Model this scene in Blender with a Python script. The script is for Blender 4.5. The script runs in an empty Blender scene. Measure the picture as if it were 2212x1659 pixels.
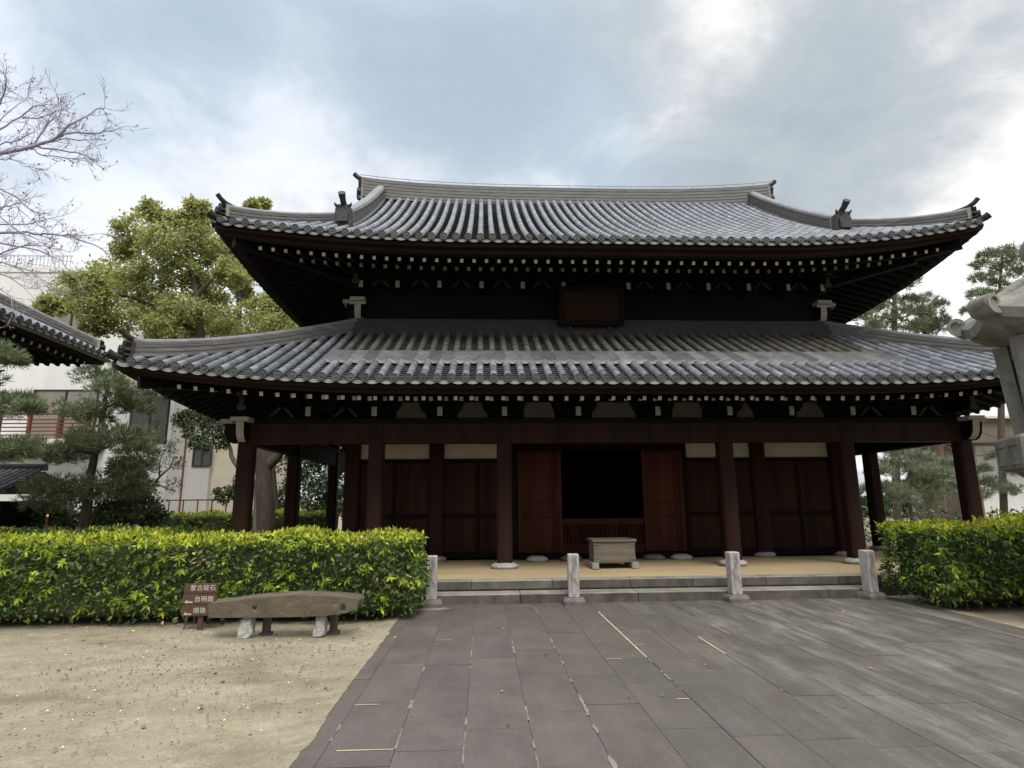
import bpy, math, random
import numpy as np
from mathutils import Vector, Matrix
random.seed(7); RNG = np.random.default_rng(11)
sc = bpy.context.scene; COL = sc.collection

# ---------------------------------------------------------------- camera
CAMP = np.array([-2.689, -12.094, 1.55])
ROT = np.array([[0.99884, -0.04741, -0.00873], [-0.00074, -0.19606, 0.98059], [0.04820, 0.97945, 0.19586]])
FPX = 2350.4
cam = bpy.data.objects.new("camera", bpy.data.cameras.new("camera")); COL.objects.link(cam)
cam.data.sensor_width = 36.0; cam.data.lens = 36.0*FPX/4032
cam.data.clip_start = 0.05; cam.data.clip_end = 3000
m = Matrix.Identity(4)
for i in range(3):
    m[i][0] = ROT[0][i]; m[i][1] = ROT[1][i]; m[i][2] = -ROT[2][i]; m[i][3] = CAMP[i]
cam.matrix_world = m
sc.camera = cam

def ray(px, py):            # direction of a photo point (2212 px wide reading) from the photographer
    d = np.array([(px-1106)*1.82278/FPX, -(py-829.5)*1.82278/FPX, 1.0])
    return ROT.T @ d
def at(px, py, Y):
    d = ray(px, py); return CAMP + d*(Y-CAMP[1])/d[1]

# ---------------------------------------------------------------- sky, sun, exposure
SUN_EL, SUN_AZ = math.radians(54), math.radians(168)     # high behind the photographer, veiled by cloud
world = bpy.data.worlds.new("World"); sc.world = world; world.use_nodes = True
def build_sky():
    nt = world.node_tree; nt.nodes.clear(); N = nt.nodes.new; L = nt.links.new
    out = N('ShaderNodeOutputWorld'); bg = N('ShaderNodeBackground'); bg.inputs['Strength'].default_value = 0.1
    sky = N('ShaderNodeTexSky'); sky.sky_type = 'NISHITA'; sky.sun_disc = False
    sky.sun_elevation = SUN_EL; sky.sun_rotation = SUN_AZ; sky.air_density = 1.0; sky.dust_density = 2.0
    tc = N('ShaderNodeTexCoord'); sep = N('ShaderNodeSeparateXYZ'); L(tc.outputs['Generated'], sep.inputs[0])
    def math_(op, a, b=None, clamp=False):
        n = N('ShaderNodeMath'); n.operation = op; n.use_clamp = clamp
        for k, v in ((0, a), (1, b)):
            if v is None: continue
            if isinstance(v, (int, float)): n.inputs[k].default_value = v
            else: L(v, n.inputs[k])
        return n.outputs[0]
    zz = math_('ADD', math_('MAXIMUM', sep.outputs['Z'], 0.0), 0.32)
    comb = N('ShaderNodeCombineXYZ')
    L(math_('DIVIDE', sep.outputs['X'], zz), comb.inputs[0]); L(math_('DIVIDE', sep.outputs['Y'], zz), comb.inputs[1])
    def noise(scale, detail, rough, off):
        mp = N('ShaderNodeMapping'); mp.inputs['Location'].default_value = off
        L(comb.outputs[0], mp.inputs['Vector'])
        n = N('ShaderNodeTexNoise'); n.inputs['Scale'].default_value = scale; n.inputs['Detail'].default_value = detail
        n.inputs['Roughness'].default_value = rough; n.inputs['Distortion'].default_value = 0.35
        L(mp.outputs[0], n.inputs['Vector']); return n.outputs['Fac']
    n1 = noise(2.3, 8, .56, (3.1, 1.7, 0)); n2 = noise(6.5, 6, .6, (8.3, 2.2, 1)); n3 = noise(.8, 3, .5, (1.3, 5.2, 2))
    # large bright and thin places of the cloud deck, each a direction on the sky
    def blob(px, py, width):
        d = ray(px, py); d = d/np.linalg.norm(d)
        dp = N('ShaderNodeVectorMath'); dp.operation = 'DOT_PRODUCT'
        L(tc.outputs['Generated'], dp.inputs[0]); dp.inputs[1].default_value = tuple(d)
        k = 1/(math.radians(width)**2)
        return math_('EXPONENT', math_('MULTIPLY', math_('SUBTRACT', dp.outputs['Value'], 1.0), 2*k))
    bright = None
    for px, py, w, a in [(640, 260, 6, .34), (560, 400, 7, .16), (760, 330, 5, .16), (1600, 30, 4.5, .24), (120, 420, 9, .18), (330, 500, 9, .2), (2180, 430, 7, .30), (1980, 700, 8, .36), (2100, 620, 7, .2),
                         (1120, 330, 8, -.34), (1000, 200, 9, -.26), (700, 80, 10, -.12), (1800, 260, 12, -.26), (1350, 150, 9, -.10), (400, 300, 5, -.16), (1250, 360, 6, .10), (2050, 180, 9, -.06), (1450, 330, 7, -.12), (200, 120, 8, -.12)]:
        v = math_('MULTIPLY', blob(px, py, w), a*1.05)
        bright = v if bright is None else math_('ADD', bright, v)
    b = math_('ADD', math_('ADD', math_('MULTIPLY', math_('SUBTRACT', n1, .5), 1.7), math_('MULTIPLY', math_('SUBTRACT', n2, .5), .95)), .55)
    b = math_('ADD', b, bright)
    ramp = N('ShaderNodeValToRGB'); L(b, ramp.inputs[0]); cr = ramp.color_ramp
    cr.elements[0].position = 0.0; cr.elements[0].color = (2.35, 2.70, 3.0, 1); cr.elements[1].position = 1.0; cr.elements[1].color = (5.8, 5.8, 5.75, 1)
    for pos, colr in [(.32, (2.85, 3.15, 3.38, 1)), (.50, (3.6, 3.78, 3.9, 1)), (.62, (4.4, 4.46, 4.5, 1)), (.74, (5.1, 5.12, 5.1, 1))]:
        e = cr.elements.new(pos); e.color = colr
    # thin blue where the deck opens
    gap = None
    for px, py, w, a in [(300, 60, 13, .62), (800, 60, 10, .75), (1000, 260, 8, .75), (1180, 370, 8, .85), (560, 620, 4, .7), (30, 300, 7, .3)]:
        v = math_('MULTIPLY', blob(px, py, w), a); gap = v if gap is None else math_('ADD', gap, v)
    gap = math_('MULTIPLY', math_('MINIMUM', gap, .50), math_('ADD', math_('MULTIPLY', n3, 1.1), .15), True)
    skyb = N('ShaderNodeMixRGB'); skyb.blend_type = 'ADD'; skyb.inputs[0].default_value = 1
    sm = N('ShaderNodeMixRGB'); sm.blend_type = 'MULTIPLY'; sm.inputs[0].default_value = 1; sm.inputs[2].default_value = (.75, .75, .75, 1)
    L(sky.outputs[0], sm.inputs[1]); L(sm.outputs[0], skyb.inputs[1]); skyb.inputs[2].default_value = (1.75, 2.35, 2.85, 1)
    mix = N('ShaderNodeMixRGB'); L(gap, mix.inputs[0]); L(ramp.outputs[0], mix.inputs[1]); L(skyb.outputs[0], mix.inputs[2])
    # the deck is brightest high overhead, as overcast skies are
    mrz = N('ShaderNodeMapRange'); mrz.interpolation_type = 'SMOOTHSTEP'; L(sep.outputs['Z'], mrz.inputs['Value'])
    mrz.inputs['From Min'].default_value = .66; mrz.inputs['From Max'].default_value = .93; mrz.inputs['To Min'].default_value = 1.0; mrz.inputs['To Max'].default_value = 3.4
    mz = N('ShaderNodeMixRGB'); mz.blend_type = 'MULTIPLY'; mz.inputs[0].default_value = 1; L(mix.outputs[0], mz.inputs[1]); L(mrz.outputs[0], mz.inputs[2])
    L(mz.outputs[0], bg.inputs['Color']); L(bg.outputs[0], out.inputs['Surface'])
build_sky()
sun = bpy.data.objects.new("sun", bpy.data.lights.new("sun", 'SUN')); COL.objects.link(sun)
sun.data.energy = 1.5; sun.data.angle = math.radians(26); sun.data.color = (1, .95, .87)
sdir = Vector((math.sin(SUN_AZ)*math.cos(SUN_EL), math.cos(SUN_AZ)*math.cos(SUN_EL), math.sin(SUN_EL)))
sun.rotation_euler = sdir.to_track_quat('Z', 'Y').to_euler()
sc.view_settings.view_transform = 'Standard'; sc.view_settings.look = 'None'
sc.view_settings.exposure = 0.98; sc.view_settings.gamma = 1.0; sc.view_settings.use_curve_mapping = False
sc.cycles.max_bounces = 7; sc.cycles.diffuse_bounces = 4; sc.cycles.use_denoising = True

# ---------------------------------------------------------------- materials
def mat(name, base, var=None, scale=8, rough=.8, stretch=(1, 1, 1), bump=0.0, bscale=None, island=0.0, spec=.3, detail=6, patch=None, translucent=0.0):
    """base colour mottled towards var; island = random lightness for every separate piece; patch = (colour, scale, threshold, amount)"""
    mt = bpy.data.materials.new(name); mt.use_nodes = True; nt = mt.node_tree; N = nt.nodes.new; L = nt.links.new
    p = nt.nodes['Principled BSDF']; p.inputs['Roughness'].default_value = rough; p.inputs['Specular IOR Level'].default_value = spec
    tc = N('ShaderNodeTexCoord'); mp = N('ShaderNodeMapping'); mp.inputs['Scale'].default_value = stretch
    L(tc.outputs['Object'], mp.inputs['Vector'])
    n = N('ShaderNodeTexNoise'); n.inputs['Scale'].default_value = scale; n.inputs['Detail'].default_value = detail; n.inputs['Roughness'].default_value = .62
    L(mp.outputs[0], n.inputs['Vector'])
    r = N('ShaderNodeValToRGB'); r.color_ramp.elements[0].position = .3; r.color_ramp.elements[1].position = .72
    r.color_ramp.elements[0].color = (*base, 1); r.color_ramp.elements[1].color = (*(var or base), 1)
    L(n.outputs['Fac'], r.inputs[0]); c = r.outputs[0]
    if patch:
        pc, ps, th, amt = patch
        n2 = N('ShaderNodeTexNoise'); n2.inputs['Scale'].default_value = ps; n2.inputs['Detail'].default_value = 7; n2.inputs['Roughness'].default_value = .65
        mp2 = N('ShaderNodeMapping'); mp2.inputs['Location'].default_value = (4.1, 7.7, 2.3); mp2.inputs['Scale'].default_value = stretch
        L(tc.outputs['Object'], mp2.inputs['Vector']); L(mp2.outputs[0], n2.inputs['Vector'])
        r2 = N('ShaderNodeValToRGB'); r2.color_ramp.elements[0].position = th; r2.color_ramp.elements[1].position = min(1, th+.14)
        r2.color_ramp.elements[1].color = (amt, amt, amt, 1); L(n2.outputs['Fac'], r2.inputs[0])
        mx = N('ShaderNodeMixRGB'); L(r2.outputs[0], mx.inputs[0]); L(c, mx.inputs[1]); mx.inputs[2].default_value = (*pc, 1); c = mx.outputs[0]
    if island:
        g = N('ShaderNodeNewGeometry'); mr = N('ShaderNodeMapRange'); mr.inputs['To Min'].default_value = 1-island; mr.inputs['To Max'].default_value = 1+island
        L(g.outputs['Random Per Island'], mr.inputs['Value'])
        hs = N('ShaderNodeMixRGB'); hs.blend_type = 'MULTIPLY'; hs.inputs[0].default_value = 1
        L(c, hs.inputs[1]); L(mr.outputs[0], hs.inputs[2]); c = hs.outputs[0]
    L(c, p.inputs['Base Color'])
    if bump:
        b = N('ShaderNodeBump'); b.inputs['Strength'].default_value = bump; b.inputs['Distance'].default_value = .02
        n3 = N('ShaderNodeTexNoise'); n3.inputs['Scale'].default_value = bscale or scale*3; n3.inputs['Detail'].default_value = 5
        L(mp.outputs[0], n3.inputs['Vector']); L(n3.outputs['Fac'], b.inputs['Height']); L(b.outputs[0], p.inputs['Normal'])
    if translucent:
        tr = N('ShaderNodeBsdfTranslucent'); L(c, tr.inputs['Color']); ms = N('ShaderNodeMixShader'); ms.inputs[0].default_value = translucent
        o = nt.nodes['Material Output']; L(p.outputs[0], ms.inputs[1]); L(tr.outputs[0], ms.inputs[2]); L(ms.outputs[0], o.inputs['Surface'])
    return mt
M = {}
M['wood'] = mat('dark_wood', (0.0034, 0.0026, 0.0025), (0.007, 0.0045, 0.0037), 3, .75, (1, 1, .2), .15, 14, .15, spec=.12)
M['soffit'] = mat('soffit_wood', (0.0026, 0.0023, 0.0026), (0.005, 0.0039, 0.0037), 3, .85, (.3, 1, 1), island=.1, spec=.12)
M['column'] = mat('column_wood', (0.0135, 0.0062, 0.004), (0.03, 0.0135, 0.0085), 2.2, .7, (1.6, 1.6, .22), .2, 9, patch=((.02, .010, .008), 1.6, .55, .7), spec=.12)
M['door'] = mat('door_wood', (0.03, 0.0072, 0.003), (0.052, 0.0135, 0.0062), 3, .65, (2, 2, .3), .15, 12, .38, spec=.12)
M['wallwood'] = mat('wall_wood', (0.015, 0.0062, 0.004), (0.031, 0.0135, 0.008), 3, .75, (2.5, 2.5, .25), .15, 12, .4, spec=.12)
M['eave'] = mat('eave_wood', (0.012, 0.0068, 0.0055), (0.028, 0.0155, 0.0115), 4, .8, (.25, 1, 1), .15, 12, patch=((.07, .05, .042), 3, .62, .4), spec=.12)
M['white'] = mat('rafter_end_paint', (0.3, 0.285, 0.235), (0.46, 0.44, 0.375), 9, .85, island=.38)
M['palewood'] = mat('pale_edge_paint', (0.22, 0.21, 0.175), (0.29, 0.275, 0.23), 6, .85)
M['dimpaint'] = mat('weathered_paint', (0.022, 0.02, 0.018), (0.05, 0.046, 0.04), 8, .9)
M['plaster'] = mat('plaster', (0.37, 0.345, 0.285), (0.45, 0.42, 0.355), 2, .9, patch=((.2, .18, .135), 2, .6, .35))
M['tile'] = mat('roof_tile', (0.115, 0.123, 0.143), (0.215, 0.226, 0.25), 5, .40, island=.30, spec=.5, patch=((.33, .33, .33), 7, .60, .45), bump=.1, bscale=30)
M['tileupper'] = mat('upper_roof_tile', (0.135, 0.144, 0.163), (0.225, 0.236, 0.26), 5, .62, island=.20, spec=.45, bump=.08, bscale=30)
M['tileold'] = mat('old_roof_tile', (0.062, 0.059, 0.05), (0.118, 0.111, 0.096), 5, .55, island=.2, spec=.4, patch=((.36, .32, .22), 4, .60, .25))
M['tiledisc'] = mat('tile_end', (0.042, 0.045, 0.042), (0.085, 0.088, 0.082), 9, .6, island=.25)
M['tilepan'] = mat('pan_tile', (0.032, 0.034, 0.038), (0.07, 0.073, 0.078), 6, .78, island=.25, spec=.2, patch=((.15, .14, .125), 6, .62, .4))
M['ridge'] = mat('ridge_tile', (0.085, 0.083, 0.08), (0.155, 0.149, 0.142), 5, .6, (.6, .6, 4), .2, 30, patch=((.44, .41, .37), 3, .58, .5))
M['ridgedark'] = mat('ridge_tile_dark', (0.01, 0.0105, 0.01), (0.024, 0.0245, 0.0235), 5, .55, (.6, .6, 4), .2, 30)  # on the wall band, shade of the upper eaves is put into this colour
M['oni'] = mat('dark_end_tile', (.028, .030, .030), (.06, .062, .06), 9, .6, bump=.4, bscale=25)
M['tilelip'] = mat('eave_tile_lip', (0.19, 0.195, 0.2), (0.29, 0.295, 0.295), 8, .45, island=.2)
M['riser'] = mat('shaded_stained_riser', (0.05, 0.044, 0.037), (0.135, 0.12, 0.098), 3.5, .9, (1, 1, .6), .3, 30, patch=((.05, .045, .038), 2.2, .52, .8), island=.2)  # stain, with the shade of upright faces also put into the colour
M['basepaint'] = mat('weathered_end_paint', (0.13, 0.124, 0.1), (0.23, 0.22, 0.18), 8, .9, island=.35)
M['friezeplaster'] = mat('shaded_plaster', (0.075, 0.068, 0.055), (0.11, 0.1, 0.08), 2, .9)  # white plaster with the shade under the eaves put into its colour
M['ridgepale'] = mat('pale_ridge_tile', (0.1, 0.098, 0.096), (0.185, 0.18, 0.172), 5, .65, (.5, .5, 5), .2, 30, patch=((.22, .21, .20), 3.5, .55, .6))
M['plate'] = mat('flashing_metal', (0.07, 0.07, 0.074), (0.145, 0.145, 0.152), 4, .5, island=.40, spec=.5, patch=((.10, .10, .11), 5, .64, .55))
M['stone'] = mat('weathered_stone', (.30, .29, .265), (.46, .44, .41), 5, .85, (1, 1, .5), .35, 26, patch=((.10, .09, .085), 4, .56, .75))
M['postgran'] = mat('pale_granite', (0.28, 0.268, 0.257), (0.42, 0.405, 0.39), 7, .8, (1.5, 1.5, .5), .3, 40, patch=((.13, .098, .09), 3.2, .52, .85))
M['postbase'] = mat('dark_granite', (0.08, 0.068, 0.064), (0.18, 0.16, 0.15), 6, .85, bump=.35, bscale=30, patch=((.5, .47, .44), 5, .64, .6))
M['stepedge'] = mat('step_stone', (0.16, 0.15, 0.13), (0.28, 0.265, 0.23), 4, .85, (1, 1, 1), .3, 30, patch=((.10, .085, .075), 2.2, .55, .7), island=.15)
M['boulder'] = mat('rough_stone', (.27, .27, .25), (.46, .455, .43), 11, .9, bump=1.0, bscale=13, patch=((.09, .085, .075), 5, .52, .85))
M['anchor'] = mat('anchor_stone', (0.07, 0.057, 0.04), (0.135, 0.112, 0.082), 5, .9, (.7, 1, 1.2), .5, 30, patch=((.34, .31, .24), 9, .62, .6))
M['concrete'] = mat('old_concrete', (0.07, 0.066, 0.052), (0.13, 0.122, 0.1), 8, .9, bump=.3)
M['lantern'] = mat('lantern_stone', (0.15, 0.146, 0.13), (0.26, 0.25, 0.225), 4, .85, (1, 1, .6), .45, 34, patch=((.09, .082, .07), 2.2, .50, .75))
M['signwood'] = mat('sign_board', (0.062, 0.031, 0.022), (0.1, 0.05, 0.036), 6, .7, (.4, 1, 1.5), .1)
M['signpaint'] = mat('sign_letters', (0.36, 0.355, 0.3), (0.5, 0.49, 0.42), 20, .7)
M['boxwood'] = mat('grey_weathered_wood', (0.1, 0.085, 0.065), (0.17, 0.148, 0.115), 5, .8, (.3, 1, 2), .25, 20)
M['boxmetal'] = mat('zinc_fitting', (.09, .09, .095), (.15, .15, .155), 9, .5)
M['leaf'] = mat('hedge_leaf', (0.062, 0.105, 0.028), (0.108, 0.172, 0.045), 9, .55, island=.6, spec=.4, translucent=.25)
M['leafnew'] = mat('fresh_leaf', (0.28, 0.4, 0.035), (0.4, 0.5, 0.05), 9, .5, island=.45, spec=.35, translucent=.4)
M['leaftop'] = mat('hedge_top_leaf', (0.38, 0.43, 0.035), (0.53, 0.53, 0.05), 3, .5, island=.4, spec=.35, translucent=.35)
M['leafdry'] = mat('dry_leaf', (.33, .22, .09), (.42, .30, .14), 9, .8, island=.4)
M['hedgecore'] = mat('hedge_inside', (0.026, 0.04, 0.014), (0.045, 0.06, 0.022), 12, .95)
M['camphor'] = mat('camphor_leaf', (0.3, 0.33, 0.12), (0.46, 0.46, 0.175), 1.1, .6, island=.5, spec=.25, translucent=.55)
M['pine'] = mat('pine_needles', (0.13, 0.17, 0.09), (0.225, 0.265, 0.14), 2.0, .6, island=.5, translucent=.2)
M['pinepale'] = mat('pale_pine_needles', (0.16, 0.2, 0.13), (0.25, 0.275, 0.18), 2.0, .6, island=.45, translucent=.2)
M['darkleaf'] = mat('evergreen_leaf', (0.055, 0.085, 0.04), (0.105, 0.135, 0.062), 1.4, .6, island=.5, translucent=.15)
M['bark'] = mat('bark', (.045, .036, .028), (.085, .068, .052), 6, .9, (1, 1, .25), .6, 14)
M['barkred'] = mat('pine_bark', (0.085, 0.05, 0.038), (0.13, 0.08, 0.062), 6, .9, (1, 1, .25), .6, 14)
M['barkpale'] = mat('mottled_bark', (.10, .095, .075), (.19, .175, .14), 4, .9, (1, 1, .3), .5, 14)
M['twig'] = mat('bare_twig_bark', (0.24, 0.215, 0.29), (0.37, 0.335, 0.43), 6, .85)
M['bud'] = mat('winter_bud', (.20, .07, .08), (.26, .12, .12), 6, .8)
M['modern'] = mat('white_render', (0.6, 0.6, 0.6), (0.69, 0.69, 0.69), .8, .85, (1, 1, .35), patch=((.52, .50, .47), .5, .6, .5))
M['moderngrey'] = mat('grey_render', (0.34, 0.33, 0.315), (0.43, 0.415, 0.4), .8, .85, (1, 1, .35))
M['moderncream'] = mat('cream_render', (0.38, 0.34, 0.27), (0.46, 0.42, 0.34), .8, .85)
M['glass'] = mat('window_glass', (.035, .035, .035), (.07, .065, .06), .7, .12, spec=.6)
M['glassbrown'] = mat('curtained_glass', (0.17, 0.15, 0.125), (0.24, 0.215, 0.185), .7, .2, spec=.5)
M['framedark'] = mat('dark_frame', (.02, .02, .022), None, 8, .5)
M['redrail'] = mat('red_rail_paint', (0.1, 0.032, 0.022), (0.145, 0.05, 0.034), 5, .6)
M['metalrail'] = mat('rusty_metal', (.085, .065, .055), (.13, .10, .085), 8, .6)
M['railwhite'] = mat('pale_metal', (.5, .52, .56), None, 8, .5)
M['soil'] = mat('porch_earth', (0.32, 0.245, 0.135), (0.42, 0.325, 0.195), 1.3, .95, (.6, 2.2, 1), .2, 40, patch=((.34, .26, .17), 1.1, .55, .45))
M['pebble'] = mat('pebble', (0.075, 0.068, 0.058), (0.14, 0.125, 0.105), 30, .8, island=.6)
M['pebblepale'] = mat('pale_pebble', (.62, .60, .54), None, 30, .8, island=.15)
M['mortar'] = mat('pale_mortar', (0.32, 0.27, 0.15), (0.44, 0.385, 0.24), 5, .9, patch=((.25, .23, .18), 9, .55, .7))
M['mortargrey'] = mat('grey_mortar', (.13,.118,.10), (.24,.228,.195), 7, .9, patch=((.16, .15, .145), 6, .52, .9))
M['bed'] = mat('joint_dirt', (0.055, 0.049, 0.044), (0.085, 0.076, 0.068), 9, .95)
M['redlamp'] = bpy.data.materials.new('red_lamp'); M['redlamp'].use_nodes = True
_p = M['redlamp'].node_tree.nodes['Principled BSDF']; _p.inputs['Base Color'].default_value = (.6, .05, .02, 1)
_p.inputs['Emission Color'].default_value = (1, .12, .05, 1); _p.inputs['Emission Strength'].default_value = 1.2

def ground_material():
    mt = mat('sand', (.235, .202, .138), (.345, .304, .22), 1.6, .95, (1, 1.5, 1), .35, 70, patch=((.155, .130, .082), .8, .50, .62), detail=9)
    nt = mt.node_tree; N = nt.nodes.new; L = nt.links.new; p = nt.nodes['Principled BSDF']; src = p.inputs['Base Color'].links[0].from_socket
    tc = N('ShaderNodeTexCoord'); c = src
    for sc_, lo, hi, a, b_ in ((42, .35, .70, .78, 1.16), (130, .30, .75, .70, 1.28), (7, .3, .7, .86, 1.08)):
        n = N('ShaderNodeTexNoise'); n.inputs['Scale'].default_value = sc_; n.inputs['Detail'].default_value = 4; n.inputs['Roughness'].default_value = .75; L(tc.outputs['Object'], n.inputs['Vector'])
        q = N('ShaderNodeMapRange'); q.inputs['From Min'].default_value = lo; q.inputs['From Max'].default_value = hi; q.inputs['To Min'].default_value = a; q.inputs['To Max'].default_value = b_; L(n.outputs['Fac'], q.inputs['Value'])
        x = N('ShaderNodeMixRGB'); x.blend_type = 'MULTIPLY'; x.inputs[0].default_value = 1; L(c, x.inputs[1]); L(q.outputs[0], x.inputs[2]); c = x.outputs[0]
    L(c, p.inputs['Base Color']); return mt
M['sand'] = ground_material()
M['sandedge'] = mat('mossy_sand', (.17, .145, .088), (.27, .235, .155), 3.5, .95, (1, 1, 1), .35, 70, patch=((.10, .098, .05), 2.2, .52, .7), detail=9)
def slab_material():
    mt = bpy.data.materials.new('paving_stone'); mt.use_nodes = True; nt = mt.node_tree; N = nt.nodes.new; L = nt.links.new
    p = nt.nodes['Principled BSDF']; p.inputs['Roughness'].default_value = .62; p.inputs['Specular IOR Level'].default_value = .35
    tc = N('ShaderNodeTexCoord')
    def noise(sc_, st, det, loc=(0, 0, 0), r=.6):
        mp = N('ShaderNodeMapping'); mp.inputs['Scale'].default_value = st; mp.inputs['Location'].default_value = loc
        L(tc.outputs['Object'], mp.inputs['Vector']); n = N('ShaderNodeTexNoise'); n.inputs['Scale'].default_value = sc_
        n.inputs['Detail'].default_value = det; n.inputs['Roughness'].default_value = r; L(mp.outputs[0], n.inputs['Vector']); return n.outputs['Fac']
    def ramp(v, stops):
        r = N('ShaderNodeValToRGB'); L(v, r.inputs[0]); e = r.color_ramp.elements
        e[0].position, e[0].color = stops[0]; e[1].position, e[1].color = stops[-1]
        for s in stops[1:-1]: q = e.new(s[0]); q.color = s[1]
        return r.outputs[0]
    g = N('ShaderNodeNewGeometry')
    sx = N('ShaderNodeSeparateXYZ'); L(tc.outputs['Object'], sx.inputs[0])
    def vec(offx, offy, st):            # wear pattern that starts afresh in each strip or slab
        c = N('ShaderNodeCombineXYZ')
        def add(a, k):
            if k is None: return a
            q = N('ShaderNodeMath'); q.operation = 'MULTIPLY'; L(k, q.inputs[0]); q.inputs[1].default_value = 37.0
            p_ = N('ShaderNodeMath'); p_.operation = 'ADD'; L(a, p_.inputs[0]); L(q.outputs[0], p_.inputs[1]); return p_.outputs[0]
        L(add(sx.outputs['X'], offx), c.inputs[0]); L(add(sx.outputs['Y'], offy), c.inputs[1]); mp = N('ShaderNodeMapping'); mp.inputs['Scale'].default_value = st; L(c.outputs[0], mp.inputs['Vector']); return mp.outputs[0]
    fl = N('ShaderNodeMath'); fl.operation = 'MULTIPLY'; L(sx.outputs['X'], fl.inputs[0]); fl.inputs[1].default_value = 1/.446
    fo = N('ShaderNodeMath'); fo.operation = 'FLOOR'; L(fl.outputs[0], fo.inputs[0])
    def nz(v, sc_, det, r=.62):
        n = N('ShaderNodeTexNoise'); n.inputs['Scale'].default_value = sc_; n.inputs['Detail'].default_value = det; n.inputs['Roughness'].default_value = r; L(v, n.inputs['Vector']); return n.outputs['Fac']
    rnd = g.outputs['Random Per Island']
    a = ramp(nz(vec(rnd, None, (1, .7, 1)), 2.2, 8), [(.3, (0.075, 0.062, 0.056, 1)), (.7, (0.114, 0.097, 0.089, 1))])
    b = ramp(nz(vec(rnd, None, (1.2, .5, 1)), 2.4, 8), [(.3, (0.062, 0.055, 0.046, 1)), (.72, (0.112, 0.102, 0.087, 1))])
    mr = N('ShaderNodeMapRange'); mr.inputs['From Min'].default_value = -2.6; mr.inputs['From Max'].default_value = .4; L(sx.outputs['X'], mr.inputs['Value'])
    mx = N('ShaderNodeMixRGB'); L(mr.outputs[0], mx.inputs[0]); L(a, mx.inputs[1]); L(b, mx.inputs[2])
    wv = ramp(nz(vec(fo.outputs[0], None, (2.1, .42, 1)), 1.5, 10, .72), [(.48, (0, 0, 0, 1)), (.68, (.8, .8, .8, 1))])
    wm = N('ShaderNodeMath'); wm.operation = 'MULTIPLY'; L(wv, wm.inputs[0])
    mr2 = N('ShaderNodeMapRange'); mr2.inputs['From Min'].default_value = -1.0; mr2.inputs['From Max'].default_value = 1.0; mr2.inputs['To Min'].default_value = .10; L(sx.outputs['X'], mr2.inputs['Value'])
    L(mr2.outputs[0], wm.inputs[1])
    m2 = N('ShaderNodeMixRGB'); L(wm.outputs[0], m2.inputs[0]); L(mx.outputs[0], m2.inputs[1]); m2.inputs[2].default_value = (0.223, 0.209, 0.182, 1)
    wh = ramp(noise(3.4, (1, 1, 1), 8, (1.5, 9, 0), .7), [(.66, (0, 0, 0, 1)), (.76, (.5, .5, .5, 1))])
    m3 = N('ShaderNodeMixRGB'); L(wh, m3.inputs[0]); L(m2.outputs[0], m3.inputs[1]); m3.inputs[2].default_value = (0.230, 0.216, 0.196, 1)
    gr = ramp(noise(55, (1, 1, 1), 4, (0, 0, 0), .8), [(.25, (.72, .72, .72, 1)), (.75, (1.25, 1.25, 1.25, 1))])
    mg = N('ShaderNodeMixRGB'); mg.blend_type = 'MULTIPLY'; mg.inputs[0].default_value = 1; L(m3.outputs[0], mg.inputs[1]); L(gr, mg.inputs[2])
    r3 = N('ShaderNodeMapRange'); r3.inputs['To Min'].default_value = .92; r3.inputs['To Max'].default_value = 1.07
    L(rnd, r3.inputs['Value']); m4 = N('ShaderNodeMixRGB'); m4.blend_type = 'MULTIPLY'; m4.inputs[0].default_value = 1
    L(mg.outputs[0], m4.inputs[1]); L(r3.outputs[0], m4.inputs[2]); L(m4.outputs[0], p.inputs['Base Color'])
    bp = N('ShaderNodeBump'); bp.inputs['Strength'].default_value = .25; bp.inputs['Distance'].default_value = .01
    L(noise(38, (1, 1, 1), 6), bp.inputs['Height']); L(bp.outputs[0], p.inputs['Normal'])
    return mt
M['slab'] = slab_material()

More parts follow.
